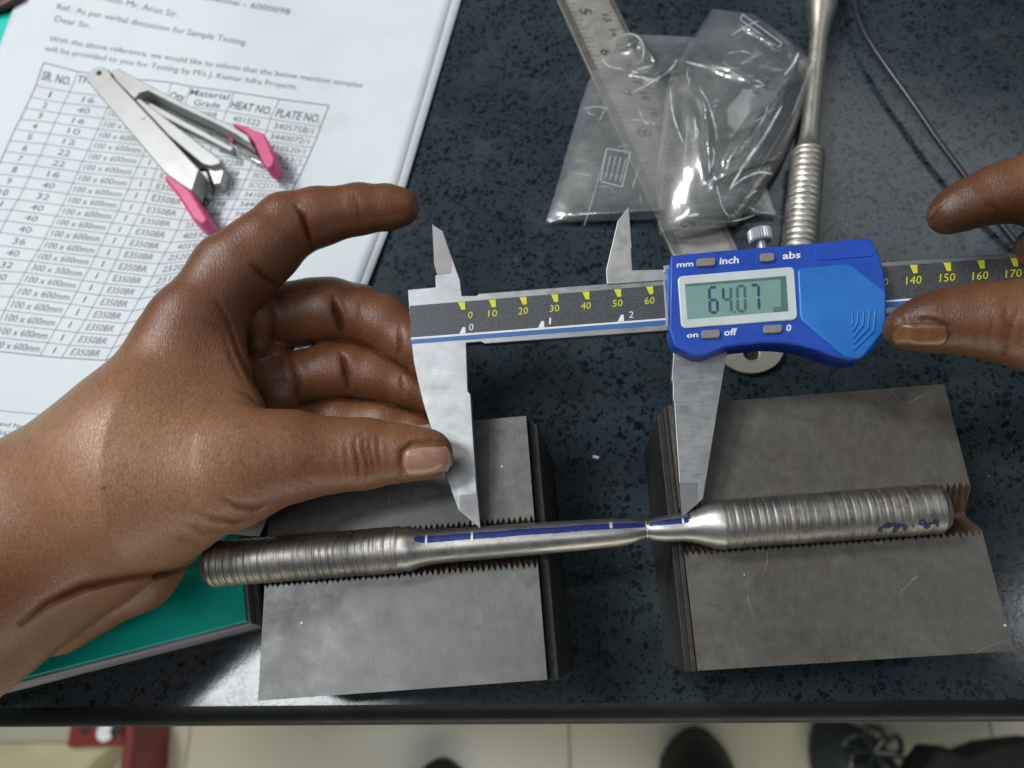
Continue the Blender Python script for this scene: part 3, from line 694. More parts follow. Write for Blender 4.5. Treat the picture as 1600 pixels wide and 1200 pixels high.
# ================================================================== GRIP BLOCKS
ZB = 44.0; ZA = ZB+3.4
A0, B0 = P(325, 882, ZA), P(1012, 828, ZA)
A1, B1 = P(1010, 828, ZA), P(1475, 794, ZA)
def block(name, cor, slant, label, plate_side, A, B, mat):
    TL, TR, BR, BL = [P(x, y, ZB) for x, y in cor]
    root = empty(name, (TL+BR)/2-Vector((0, 0, ZB)), label=label, cat='grip block', group='pair of V-grooved steel grip blocks')
    d = (B-A); d.z = 0; d = d.normalized(); s_ = Vector((-d.y, d.x, 0))
    def hit(p, q):     # where the groove axis crosses the edge p-q
        # A + d*t = p + (q-p)*k
        e_ = q-p; den = d.x*e_.y-d.y*e_.x; w_ = p-A
        t = (w_.x*e_.y-w_.y*e_.x)/den; return t
    ta, tb = hit(TL, BL), hit(TR, BR)
    pitch = .86; n = int((tb-ta)/pitch); n -= n % 2
    def P0(t): v = A+d*t; return Vector((v.x, v.y, ZB))
    def onedge(p, q, k_): return p+(q-p)*k_
    def edgept(p, q, off):   # on side edge p-q at lateral offset off from the groove axis
        e_ = q-p; k_ = (off-(p-P0(0)).dot(s_))/e_.dot(s_); return p+e_*k_
    vs = []; fs = []
    W0, W1 = 8.0, 6.2
    rows = []
    for i in range(n+1):
        k_ = i/n; w_ = (W0 if i % 2 else W1)+.25*math.sin(i*1.7)
        jt = .12*math.sin(i*2.3)
        # walk from left side edge to right side edge at this offset
        def at(off): a = edgept(TL, BL, off); b = edgept(TR, BR, off); return a+(b-a)*min(1, max(0, k_+(jt/abs(tb-ta) if 0 < i < n else 0)))
        up_, dn_ = at(w_), at(-w_)
        c1, c2 = at(.6)-Vector((0, 0, 7.4)), at(-.6)-Vector((0, 0, 7.4))
        rows.append([onedge(TL, TR, k_), up_, c1, c2, dn_, onedge(BL, BR, k_)])
    for r in rows: vs += r
    for i in range(n):
        for j in range(5): a = i*6+j; fs.append((a, a+1, a+7, a+6))
    # walls
    cen = (TL+TR+BR+BL)/4
    def low(v):
        o = Vector((v.x-cen.x, v.y-cen.y, 0)); return Vector((v.x+slant*(1 if o.x > 0 else -1), v.y+(4.5 if o.y < 0 else 0), 0))
    nb = len(vs)
    top_edge = [i*6 for i in range(n+1)]; bot_edge = [i*6+5 for i in range(n+1)]
    lw = [low(TL), low(TR), low(BR), low(BL)]; vs += lw
    fs.append(top_edge[::-1]+[nb, nb+1]); fs.append(bot_edge+[nb+2, nb+3])
    fs.append([0, 1, 2, 3, 4, 5, nb+3, nb]); e6 = n*6
    fs.append([e6+5, e6+4, e6+3, e6+2, e6+1, e6, nb+1, nb+2])
    body = mesh('body', vs, fs, mat, root)
    # groove walls get the rust colour
    body.data.materials.append(M['rustbrown']); body.data.materials.append(M['block_side'])
    for p in body.data.polygons:
        c = p.center*1000
        if c.z < ZB-2 and len(p.vertices) == 4 and c.z > ZB-8: p.material_index = 1
        if len(p.vertices) > 4: p.material_index = 2
    # thin side plate towards the gap
    if plate_side > 0: p0, p1, o = TR, BR, Vector((1, 0, 0))
    else: p0, p1, o = TL, BL, Vector((-1, 0, 0))
    zt = ZB-4
    q = [Vector((v.x, v.y, zt))+o*k_ for v, k_ in ((p0, .15), (p0, 3.2), (p1, 3.2), (p1, .15))]
    q = [q[0]+(q[3]-q[0])*.0, q[1]+(q[2]-q[1])*.02, q[2], q[3]]
    prism('side_plate', q, [Vector((v.x+o.x*(2.5 if i in (1, 2) else .1), v.y+(4.4 if i > 1 else 0), 0)) for i, v in enumerate(q)], M['block_side'], root, bevel=.4)
    if plate_side < 0:
        q = [Vector((v.x, v.y, ZB-.9))+o*k_ for v, k_ in ((p0, .05), (p0, 1.3), (p1, 1.6), (p1, .05))]
        prism('lip', q, [Vector((v.x, v.y, zt+.2)) for v in q], M['lip'], root, bevel=.3)
    return root
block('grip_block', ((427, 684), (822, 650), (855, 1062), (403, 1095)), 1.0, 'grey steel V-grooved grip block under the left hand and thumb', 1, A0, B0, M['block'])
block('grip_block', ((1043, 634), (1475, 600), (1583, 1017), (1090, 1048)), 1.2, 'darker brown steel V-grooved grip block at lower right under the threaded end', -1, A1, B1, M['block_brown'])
# ================================================================== BROKEN TEST BAR (two halves fitted together)
ba = Bar(A0, B0)
def xt(b, A, B, x, xa, xb): return (x-xa)/(xb-xa)
T0 = lambda x: (x-325)/(1012-325)
T1 = lambda x: (x-1010)/(1475-1010)
h0 = empty('test_bar', A0, label='longer left half of the broken steel test bar, threaded end by the wrist', cat='test bar', group='halves of the broken tensile bar')
RS = 6.95
ba.part('threaded_end', thread(0, T0(634), RS, ba.Ln, 2.15, .12, ch0=True), M['specimen_thread'], h0)
gp0 = [(634, RS-.25), (640, RS-.4), (648, 6.75), (656, 6.2), (665, 5.75), (676, 5.4), (690, 5.15), (720, 5.0), (800, 4.85), (870, 4.6), (930, 4.35), (960, 4.15), (980, 3.85), (992, 3.5), (1001, 3.05), (1008, 2.65), (1011, 2.5)]
ba.part('gauge_section', [(T0(x), r) for x, r in gp0], M['specimen'], h0, n=96)
bb = Bar(A1, B1)
h1 = empty('test_bar', A1, label='shorter right half of the broken steel test bar in the darker block', cat='test bar', group='halves of the broken tensile bar')
gp1 = [(1010.3, 2.45), (1013, 2.7), (1018, 3.0), (1026, 3.4), (1038, 3.75), (1052, 3.95), (1066, 4.1), (1078, 4.45), (1090, 5.1), (1104, 6.1), (1116, 6.9), (1126, 7.2), (1130, 7.3)]
bb.part('gauge_section', [(T1(x), r) for x, r in gp1], M['specimen'], h1, n=96)
bb.part('threaded_end', thread(T1(1130), 1., RS+.15, bb.Ln, 2.15, .12, ch1=True), M['specimen_thread'], h1)
def strip(name, bar, T, prof, x0, x1, a0, a1, mat, parent, off=.05, n=60, wob=.012):
    xs = [p[0] for p in prof]; rs = [p[1] for p in prof]; vs = []; fs = []; m = 5
    for i in range(n+1):
        x = x0+(x1-x0)*i/n; r = float(np.interp(x, xs, rs))+off
        endk = 1-max(0, 1-min(i, n-i)/1.5)*.5
        for j in range(m+1):
            a = a0+(a1-a0)*(.5+(j/m-.5)*endk)+wob*math.sin(x*.07)+.008*math.sin(x*.4+j)
            vs.append(bar.at(T(x), a, r))
    for i in range(n):
        for j in range(m): k_ = i*(m+1)+j; fs.append((k_, k_+1, k_+m+2, k_+m+1))
    return mesh(name, vs, fs, mat, parent, smooth=True)
R_ = math.radians
strip('marker_line', ba, T0, gp0, 662, 1008, R_(3), R_(27), M['marker'], h0)
strip('marker_line', bb, T1, gp1, 1014, 1077, R_(4), R_(29), M['marker'], h1)
for x, a0, a1, sl in ((680, -12, 36, 0), (749.5, -8, 36, 0), (957, 2, 40, 5)):
    strip('scribe_mark', ba, T0, gp0, x-1.6, x+1.6+sl*.3, R_(a0), R_(a1), M['scribe'], h0, off=.1, n=3)
bb.part('fracture_edge', [(T1(1009.2), 2.2), (T1(1009.6), 2.62), (T1(1010.6), 2.66), (T1(1011.0), 2.3)], M['scribe'], h1, jitter=.05)
strip('scribe_mark', bb, T1, gp1, 1066, 1069, R_(0), R_(30), M['scribe'], h1, off=.1, n=3)
strip('scribe_mark', bb, T1, gp1, 1076, 1080, R_(16), R_(40), M['marker'], h1, off=.12, n=3)
def stroke(bar, T, r, pts, wd, mat, parent, name='marker_number'):
    pts = spline([Vector((x, a, 0)) for x, a in pts], 5); vs = []; fs = []
    for i, p in enumerate(pts):
        d = (pts[min(i+1, len(pts)-1)]-pts[max(i-1, 0)]).normalized(); nn = Vector((-d.y, d.x, 0))*wd/2*(.75+.35*math.sin(i*.9))
        for sg in (-1, 1):
            q = p+nn*sg; vs.append(bar.at(T(q.x), math.radians(-q.y*1.9), r))
    for i in range(len(pts)-1): fs.append((2*i, 2*i+1, 2*i+3, 2*i+2))
    return mesh(name, vs, fs, mat, parent, smooth=True)
stroke(bb, T1, RS+.22, [(1362, 31), (1367, 24), (1378, 22), (1388, 24), (1389, 30), (1384, 31), (1390, 24), (1399, 25), (1401, 33)], 7.5, M['navy'], h1)
stroke(bb, T1, RS+.22, [(1413, 29), (1418, 23), (1428, 22), (1434, 27), (1430, 30), (1437, 24), (1446, 23), (1449, 30)], 7.5, M['navy'], h1)
# ================================================================== DIGITAL CALIPER
CO = P(720.5, 471, 61); CX = P(1582, 405, 61); CT = P(750, 826, 50)
ax = (CX-CO).normalized(); an = ax.cross(CT-CO).normalized(); an = an if an.z > 0 else -an; ay = an.cross(ax)
def C(px, py, k_=0.0):
    r = RW @ ray_c(px, py); o = CO+an*k_; return CAMP+r*((o-CAMP).dot(an)/r.dot(an))
cal = empty('digital_caliper', CO, label='open digital caliper with blue display housing held between both hands over the test bar', cat='caliper')
def plate(name, pts, k1, k0, mat, parent=cal, bevel=.15, ref=None, **k):
    """flat solid from traced outline on the caliper plane lifted by k1, down to k0"""
    top = [C(x, y, k1 if ref is None else ref) for x, y in pts]
    if ref is not None: top = [v+an*(k1-ref) for v in top]
    return prism(name, top, [v-an*(k1-k0) for v in top], mat, parent, bevel, **k)
frame = plate('fixed_jaw_beam', [(675, 349.5), (692, 361), (706.6, 403), (715, 426.5), (719, 437.5), (721.8, 462), (745, 461.7), (748.7, 458.6), (947, 443.2), (1038, 436.4), (1378, 409.6), (1620, 392), (1625, 470), (1388, 489), (1045, 516), (757.5, 537), (752, 534), (728.6, 536), (731, 610.7), (735.5, 616), (740, 690), (745.5, 771), (748, 798), (750.5, 826), (716, 798), (695.6, 741), (661, 630), (653, 597), (646, 564), (643, 536), (637, 452.5), (680.5, 448.5), (680, 430.6), (682.7, 429), (678, 412.7)], 0, -3.2, M['steel_caliper'], bevel=.25)
plate('blade', [(675.4, 351), (690.5, 362.5), (705, 404), (705, 426), (683, 429), (678.6, 412.7)], .12, -.2, M['steel_carbide'], frame, 0)
plate('carbide_tip', [(718.5, 773.5), (745.3, 771.3), (750.3, 825), (718, 798)], .12, -.2, M['steel_carbide'], frame, 0)
sd = [(1038, 436.4), (1038, 445)]
plate('scale_face', [(640, 478), (1036, 445.3), (1380, 416.3), (1622, 400), (1625, 455), (1387, 469.5), (1039, 497.5), (642, 527.5)], .14, -.1, M['black_scale'], frame, 0)
plate('white_line', [(642, 527.5), (1039, 497.2), (1387, 469), (1625, 451), (1625, 453.5), (1387, 472), (1039, 500), (642, 530.6)], .2, -.1, M['white_print'], frame, 0)
plate('blue_line', [(642, 530.6), (1039, 500), (1387, 472), (1625, 453.5), (1625, 461), (1387, 480), (1041, 507), (642.5, 537)], .17, -.1, M['blue_line'], frame, 0)
ya, yb = C(720.5, 471), C(1014.6, 446)
mmx = (yb-ya).length/60
def B2(mm, b): return CO_+ax*(mm*mmx*1.0)+ay*b+an*.22
CO_ = C(726.0, 471)                     # right (vertical) side of the zero mark
# scale positions measured in the picture; beam mm -> distance along ax
xr = {0: 726.2, 10: 774, 20: 822.3, 30: 871.5, 40: 920.3, 50: 970, 60: 1020, 70: 1069, 130: 1380, 140: 1433, 150: 1485.5, 160: 1538, 170: 1590, 180: 1642}
def topy(x): return np.interp(x, [640, 1036, 1380, 1622], [478, 445.3, 416.3, 400])+.8
yel = Print(); wht = Print()
for mm, x in xr.items():
    if mm in (70, 130): continue
    y = float(topy(x)); s_ = 1.0 if x < 1100 else 1.1
    yel = Print(); yel.quad([C(x-10.5*s_, y+.7, .26), C(x+.3, y, .26), C(x+.8, y+12*s_, .26), C(x-5.2*s_, y+12.3*s_, .26)]); yel.build('scale_mark', M['yellow'], frame)
def ctext(pr_, txt, cx_, cy_, wpx, hpx, k1=.26, slope=-.075, bold=0., lean=.06):
    """text centred at a pixel on the caliper plane"""
    def fn(s_, t):
        x = cx_+(s_-.5)*wpx+(t-.5)*hpx*lean; y = cy_+(s_-.5)*wpx*slope-(t-.5)*hpx; return C(x, y, k1)
    pr_.put(txt, fn, bold=bold)
for t, x, y, w_ in (('0', 735, 492, 7), ('10', 770, 489.5, 14), ('20', 817.5, 485.5, 15), ('30', 866.5, 481.5, 15), ('40', 915.5, 477.5, 15.5), ('50', 965, 473.5, 15.5), ('60', 1015, 469.5, 15.5), ('140', 1428, 437.5, 24), ('150', 1480.5, 433.5, 24), ('160', 1532, 430.5, 24.5), ('170', 1584, 427, 25)):
    yel = Print(); ctext(yel, t, x, y, w_, 10.8 if x < 1100 else 12.5); yel.build('scale_number', M['yellow'], frame)
yel = Print(); ctext(yel, '0', 1384.5, 440, 7, 11); yel.build('scale_number', M['yellow'], frame)
for x, y in ((727, 521.3), (850, 511.8), (974.5, 502)):
    wht = Print(); wht.quad([C(x-9.5, y+.6, .26), C(x+.6, y-.2, .26), C(x, y-10.3, .26), C(x-4.2, y-10, .26)]); wht.build('inch_mark', M['white_print'], frame)
for t, x, y, w_ in (('0', 736.5, 511, 7), ('1', 859.5, 501.5, 3), ('2', 986.5, 491.5, 7)): wht = Print(); ctext(wht, t, x, y, w_, 10.5); wht.build('inch_number', M['white_print'], frame)
slider = plate('sliding_jaw', [(982.5, 322.5), (987, 386.6), (985.8, 389), (988, 422), (1038, 420.8), (1060, 420), (1060, 437), (1043, 437.2), (948, 443.8), (947, 421), (965, 345)], .55, -2.5, M['steel_polish'], bevel=.2)
jaw = plate('lower_jaw', [(1046, 500), (1140, 500), (1138, 545), (1131, 580), (1099, 779), (1091, 786.5), (1065.5, 808.5), (1061, 753), (1053, 628), (1051.3, 625), (1051, 597), (1049, 595), (1052, 555)], .25, -2.9, M['steel_caliper'], bevel=.25)
plate('carbide_tip', [(1061.3, 754), (1090, 753.5), (1091, 786), (1065.5, 808.3)], .37, .1, M['steel_carbide'], jaw, 0)
HOUS = [(1047.5, 399), (1130, 391), (1270, 379.5), (1356, 371), (1362, 374), (1371, 391), (1381, 422), (1386, 457), (1385.5, 500), (1380, 524), (1364, 546), (1345, 560), (1327, 562.5), (1300, 556), (1275, 546), (1248, 539), (1220, 535.5), (1196, 535), (1170, 537.5), (1150, 539.5), (1132, 542.5), (1100, 556), (1082, 555.5), (1053, 541), (1045, 515)]
hz_ = 6.5
hous = plate('housing', HOUS, hz_, -3.4, M['blue'], bevel=1.0, smooth=True)
plate('side_slot', [(1041, 420), (1047, 419), (1050.5, 512), (1045, 512)], 3.2, -.6, M['blue_light'], hous, .25)
plate('wiper', [(1037, 415), (1046, 414), (1046, 424), (1038, 425)], 1.4, .3, M['steel_polish'], hous, .1)
plate('wiper', [(1036.5, 437), (1039.5, 436.5), (1044.5, 510), (1041, 510)], .9, .25, M['steel_polish'], hous, .05)
k2 = hz_+.25
plate('battery_cover', rounded([(1246, 421), (1252, 417), (1327, 411.5), (1384.5, 455), (1384.5, 514), (1346, 561), (1327, 561), (1316, 556), (1251, 500)], 5) and [tuple(v)[:2] for v in rounded([Vector((x, y, 0)) for x, y in ((1246, 419), (1327, 411.5), (1384.5, 455), (1384.5, 514), (1346, 560.5), (1321, 558), (1250, 499))], 8)], k2+.35, hz_-.6, M['blue_light'], hous, .55, smooth=True)
plate('bezel', [tuple(v)[:2] for v in rounded([Vector((x, y, 0)) for x, y in ((1058.5, 431.5), (1241, 416.3), (1246.5, 499), (1064.5, 513))], 9, 6)], k2+.3, hz_-.3, M['bezel'], hous, .3, smooth=True)
grv = plate('tab_panel', [tuple(v)[:2] for v in rounded([Vector((x, y, 0)) for x, y in ((1270, 382), (1355, 374), (1368, 400), (1281, 407), (1273, 401))], 7)], hz_+.25, hz_-.5, M['blue'], hous, .25)
lcd = plate('display', [(1070, 443.8), (1228.5, 431), (1231.5, 485.8), (1074, 499)], k2+.37, k2+.1, M['lcd'], hous, 0)
LK = k2+.44
def lq(x, y, k_=None): return C(1060+x*180/1600, 425+y*180/1600, LK if k_ is None else k_)
sg = Print(); sd_ = Print(); sh_ = Print()
def seg(pr_, x0, y0, x1, y1, t=19):
    d = Vector((x1-x0, y1-y0)); u_ = d.normalized(); n2 = Vector((-u_.y, u_.x))*t
    a, b = Vector((x0, y0)), Vector((x1, y1))
    pr_.quad([lq(*p) for p in (a, a+u_*t+n2, b-u_*t+n2, b, b-u_*t-n2, a+u_*t-n2)])
def digit(pr_, x, y, s7, w_=105, h_=175, dr=-.06):
    sgm = {'a': (0, 0, 1, 0), 'g': (0, 1, 1, 1), 'd': (0, 2, 1, 2), 'f': (0, 0, 0, 1), 'b': (1, 0, 1, 1), 'e': (0, 1, 0, 2), 'c': (1, 1, 1, 2)}
    for q in s7:
        x0, y0, x1, y1 = sgm[q]; pp = [(x+a*w_+b*6, y+b*h_+a*w_*dr) for a, b in ((x0, y0), (x1, y1))]
        dx, dy = pp[1][0]-pp[0][0], pp[1][1]-pp[0][1]; L_ = math.hypot(dx, dy); m_ = 6/L_
        seg(pr_, pp[0][0]+dx*m_, pp[0][1]+dy*m_, pp[1][0]-dx*m_, pp[1][1]-dy*m_)
digit(sg, 428, 215, 'afgecd'); digit(sg, 620, 210, 'f'); digit(sd_, 620, 210, 'gbc')
digit(sd_, 815, 197, 'abcdef'); digit(sg, 1005, 183, 'abc'); sg.quad([lq(768, 545), lq(790, 543), lq(791, 570), lq(769, 572)])
sh_.quad([lq(95, 168), lq(1492, 52), lq(1494, 92), lq(97, 200)]); sh_.quad([lq(1420, 88), lq(1494, 92), lq(1526, 540), lq(1320, 556), lq(1316, 490), lq(1425, 480)])
sg.build('segments', M['lcd_dark'], hous); sd_.build('segments', M['lcd_dim'], hous); sh_.build('display_border', M['lcd_shade'], hous)
def btn(cx_, cy_, w_=30, h_=12.5):
    pts = [tuple(v)[:2] for v in rounded([Vector((cx_+a*w_/2, cy_+b*h_/2+a*w_/2*-.06, 0)) for a, b in ((-1, -1), (1, -1), (1, 1), (-1, 1))], 5, 4)]
    plate('button', pts, k2+.7, hz_-.2, M['button'], hous, .3, smooth=True)
btn(1103, 409); btn(1110.5, 521.5); btn(1207.5, 513.5)
plate('button_recess', [tuple(v)[:2] for v in rounded([Vector((x, y, 0)) for x, y in ((1181, 393), (1214, 390.5), (1215, 407), (1182, 409.5))], 3)], hz_+.12, hz_-.5, M['blue'], hous, .1)
btn(1199, 401.5, 23, 13)
for t, x, y, w_, h_ in (('mm', 1070.5, 412.5, 26, 8), ('inch', 1139.5, 406.5, 30, 10.5), ('abs', 1237, 398.5, 28, 10.5), ('on', 1082, 523, 18, 8), ('off', 1141.5, 518.5, 20, 10.5), ('0', 1232.5, 512, 8, 10)):
    tx = Print(); ctext(tx, t, x, y, w_, h_, hz_+.06, bold=.025); tx.build('button_word', M['white_print'], hous)
# raised chevrons on the battery cover
for i in range(5):
    o_ = i*8.2; k3 = k2+.42
    ch = [Vector((x, y, 0)) for x, y in ((1331+o_, 490-o_*.12), (1333.5+o_*.97, 505-o_*-.36), )]
    pts = [(1330.5+i*9.3, 490-i*.9), (1334+i*8.3, 507+i*1.6), (1333+i*.8, 508+i*9.3)] if i < 5 else []
    p3 = [Vector((1331+i*9.2, 488.5-i*.8, 0)), Vector((1331.5+i*8.3, 499+i*4.6, 0)), Vector((1332+i*.4, 508+i*9.8, 0))]
    tube('grip_rib', [C(v.x, v.y, k3) for v in (p3[0], p3[1]*.97+p3[0]*.03, p3[1], p3[2])], .34, M['blue_light'], hous, n=8)
# dark ribs along the lower grip
for i in range(9):
    x = 1256+i*8.5; y = float(np.interp(x, [1248, 1275, 1300, 1327], [540, 547, 557, 563.5]))
    tube('grip_ridge', [C(x, y, 3.6), C(x+1.5, y+.8, 1.4), C(x+1.8, y, -2.6)], .55, M['blue'], hous, n=8)
# thumb screw on the top edge
sc0 = C(1190, 384, 2.2); sc1 = C(1188.5, 375, 2.2); dax = (sc1-sc0).normalized()
disc('screw_stem', sc0-dax*3, 1.5, 5.5, M['steel_polish'], cal, axis=dax, n=20)
def knurl(name, c, axis, r, h, mat, parent, n=26):
    a = axis.cross(an).normalized(); b = axis.cross(a); vs = []; fs = []
    prof_ = [(0, .9), (.12, 1.), (.88, 1.), (1, .88), (1.0, .5)]
    for q, kr in prof_:
        for i in range(n*2):
            rr = r*kr*(1 if i % 2 or kr < .7 else .90); t = math.pi*i/n; vs.append(Vector(c)+axis*h*q+a*rr*math.cos(t)+b*rr*math.sin(t))
    m_ = n*2
    for j in range(len(prof_)-1): fs += [(j*m_+i, j*m_+(i+1) % m_, (j+1)*m_+(i+1) % m_, (j+1)*m_+i) for i in range(m_)]
    fs += [list(range(m_)), list(range((len(prof_)-1)*m_, len(prof_)*m_))]
    return mesh(name, vs, fs, mat, parent)
knurl('thumb_screw', sc0+dax*1.3, dax, 3.7, 4.1, M['chrome'], cal)
tw = C(1388, 540, -1.5)
knurl('thumb_roller', tw-an*2, an, 4.2, 3.6, M['steel_caliper'], cal, n=30)
# ================================================================== CLEAR BAGS
def bag(name, L_, R2_, z0, hump, seed, label, nu=60, nv=70, ridges=(), wav=1.0):
    """film between a left and a right outline (same number of pixels points, top to bottom)"""
    rnd = random.Random(seed)
    ph = [(rnd.uniform(-1, 1), rnd.uniform(-1, 1), rnd.uniform(0, 6), rnd.uniform(2.5, 9)) for _ in range(9)]
    ls = spline([Vector((x, y, 0)) for x, y in L_], 12); rs_ = spline([Vector((x, y, 0)) for x, y in R2_], 12)
    def samp(pts, t): k_ = t*(len(pts)-1); i = min(len(pts)-2, int(k_)); return pts[i].lerp(pts[i+1], k_-i)
    root = empty(name, P(*L_[-1], z0), label=label, cat='plastic bag', group='two clear plastic bags on the ruler')
    def film(nm, up_):
        mat_ = M['bag'] if up_ else M['bag_back']
        vs = []; fs = []
        for j in range(nv+1):
            v = j/nv; a, b = samp(ls, v), samp(rs_, v)
            for i in range(nu+1):
                u = i/nu; q = a.lerp(b, u)
                env = (math.sin(math.pi*u)**.55)*(math.sin(math.pi*min(1, v*.9+.1))**.5)
                z = z0+(hump*env if up_ else .15*hump*env)
                if up_:
                    cr = sum(abs(math.sin(x_*u*fq*1.6+y_*v*fq*1.6+p_))**3*(1 if k_ % 2 else -1) for k_, (x_, y_, p_, fq) in enumerate(ph))
                    z += wav*cr*.22*env
                    for (u0, v0, u1, v1, hh, ww) in ridges:
                        du, dv = u1-u0, v1-v0; l2 = du*du+dv*dv; t = max(0, min(1, ((u-u0)*du+(v-v0)*dv)/l2))
                        dd = math.hypot(u-u0-t*du, v-v0-t*dv); z += hh*math.exp(-(dd/ww)**1.3)*math.sin(math.pi*min(1, max(0.05, t)))**.4
                vs.append(P(q.x, q.y, max(z, z0+.02)))
        for j in range(nv):
            for i in range(nu): k_ = j*(nu+1)+i; fs.append((k_, k_+1, k_+nu+2, k_+nu+1))
        return mesh(nm, vs, fs, mat_, root, smooth=True)
    film('front_film', True); film('back_film', False)
    return root, ls, rs_, samp
bgA = bag('plastic_bag', [(962, 52), (950, 90), (923, 120), (895, 205), (872, 285), (853, 348)], [(1085, 58), (1120, 110), (1160, 180), (1185, 250), (1200, 300), (1213, 336)], 2.0, 9, 5,
          'flatter clear plastic bag with small printed boxes lying over the steel ruler',
          ridges=((.1, .12, .3, .05, 4, .03), (.3, .05, .45, .2, 4, .03), (.25, .3, .75, .22, 4.5, .022), (.1, .95, .9, .9, 3, .02), (.35, .2, .5, .3, 3, .03)))
bgB = bag('plastic_bag', [(1112, 14), (1090, 50), (1046, 122), (1035, 200), (1025, 290), (1030, 368)], [(1180, 22), (1265, 94), (1255, 170), (1235, 225), (1212, 270), (1150, 352)], 5.0, 17, 12,
          'bulging clear plastic bag curling up against the second test bar',
          ridges=((.95, .1, .55, .75, 5, .03), (.05, .35, .35, .5, 4, .03), (.25, .4, .45, .8, 4, .03), (.1, .3, .7, .33, 3, .025), (.5, .8, .95, .7, 4, .025), (.45, .1, .9, .2, 2.5, .02)))
# seams and print on the bags
def fold_glint(parent, pts, z, r):  # whitish tubes along creases: highlight streaks put in as shape and colour
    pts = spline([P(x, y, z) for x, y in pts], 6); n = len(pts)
    tube('fold_glint', pts, [r*(.25+.75*math.sin(math.pi*i/(n-1))**.7) for i in range(n)], M['bag_fold_glint'], parent, n=6)
for pts, z, r in (([(986, 145), (1020, 128), (1048, 108), (1058, 92)], 12.5, .5), ([(992, 110), (1015, 104), (1022, 102)], 12, .4), ([(940, 92), (952, 104), (975, 108)], 11, .35), ([(953, 62), (985, 53), (1003, 66), (1004, 92), (985, 104)], 11, .35)) : fold_glint(bgA[0], pts, z, r)
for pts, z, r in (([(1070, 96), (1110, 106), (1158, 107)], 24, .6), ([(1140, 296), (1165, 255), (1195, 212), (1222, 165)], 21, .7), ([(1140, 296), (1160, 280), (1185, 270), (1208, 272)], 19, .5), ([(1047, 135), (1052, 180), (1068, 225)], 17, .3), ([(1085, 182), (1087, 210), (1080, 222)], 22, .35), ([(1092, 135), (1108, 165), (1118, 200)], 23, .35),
                  ([(1225, 118), (1240, 100), (1248, 82)], 20, .6), ([(1143, 55), (1165, 42), (1185, 33)], 19, .4), ([(1064, 358), (1110, 350), (1150, 345), (1180, 336)], 7, .4), ([(1120, 290), (1125, 306), (1142, 310)], 18, .3)): fold_glint(bgB[0], pts, z, r)
rb_ = random.Random(4)
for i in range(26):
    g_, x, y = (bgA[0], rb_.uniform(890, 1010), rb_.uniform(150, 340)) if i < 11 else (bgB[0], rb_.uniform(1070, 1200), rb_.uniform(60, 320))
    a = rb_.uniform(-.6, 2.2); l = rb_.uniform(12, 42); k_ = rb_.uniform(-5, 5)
    fold_glint(g_, [(x, y), (x+l*.5*math.cos(a)+k_, y+l*.5*math.sin(a)-k_), (x+l*math.cos(a), y+l*math.sin(a))], 13 if i < 11 else 22, rb_.uniform(.12, .26))
def bline(parent, pts, r, z): tube('seam', [P(x, y, z) for x, y in pts], r, M['bag_print'], parent, n=5)
bline(bgA[0], [(948, 232), (932, 290), (913, 352)], .12, 7.5)
pb = Print()
for (pts, z) in (([(948, 232), (985, 238), (972, 292), (938, 283)], 12.5),):
    for i in range(4):
        a, b = Vector(pts[i]), Vector(pts[(i+1) % 4]); nn = Vector((-(b-a).y, (b-a).x)).normalized()*.5
        pb.quad([P(*(a+nn), z), P(*(b+nn), z), P(*(b-nn), z), P(*(a-nn), z)])
for i in range(4):
    a = Vector((953+i*8, 243+i*1.5)); pb.put('caution film', lambda s_, t, a=a: P(a.x-s_*9+t*3.2, a.y+s_*36, 12.5))
pb.build('print', M['bag_print'], bgA[0])
pb = Print()
for a, b in (((1160, 22), (1222, 68)), ((1160, 22), (1157, 30)), ((1157, 31), (1217, 74)), ((1222, 68), (1217, 74))):
    a, b = Vector(a), Vector(b); nn = Vector((-(b-a).y, (b-a).x)).normalized()*.55
    pb.quad([P(*(a+nn), 19), P(*(b+nn), 19), P(*(b-nn), 19), P(*(a-nn), 19)])
pb.build('print', M['bag_print'], bgB[0])
bline(bgB[0], [(1075, 180), (1066, 300), (1062, 350)], .12, 20)
bline(bgB[0], [(1268, 100), (1240, 175), (1165, 300)], .14, 12)
# small things
cr_ = [P(x, y, 1.0) for x, y in ((927, 711), (936, 713), (935, 717), (926, 715))]
prism('paper_chip', cr_, [v-Vector((0, 0, .9)) for v in cr_], M['white_print'], label='tiny white chip on the table between the two grip blocks', cat='chip')
wd = [P(x, y, 14.5) for x, y in ((-60, -60), (48, -60), (33, -8), (-2, 10), (-60, 24))]
prism('wooden_tray', wd, [v-Vector((0, 0, 4)) for v in wd], M['wood'], bevel=1.5, label='dark brown wooden corner at the top left beyond the teal notebook', cat='tray')
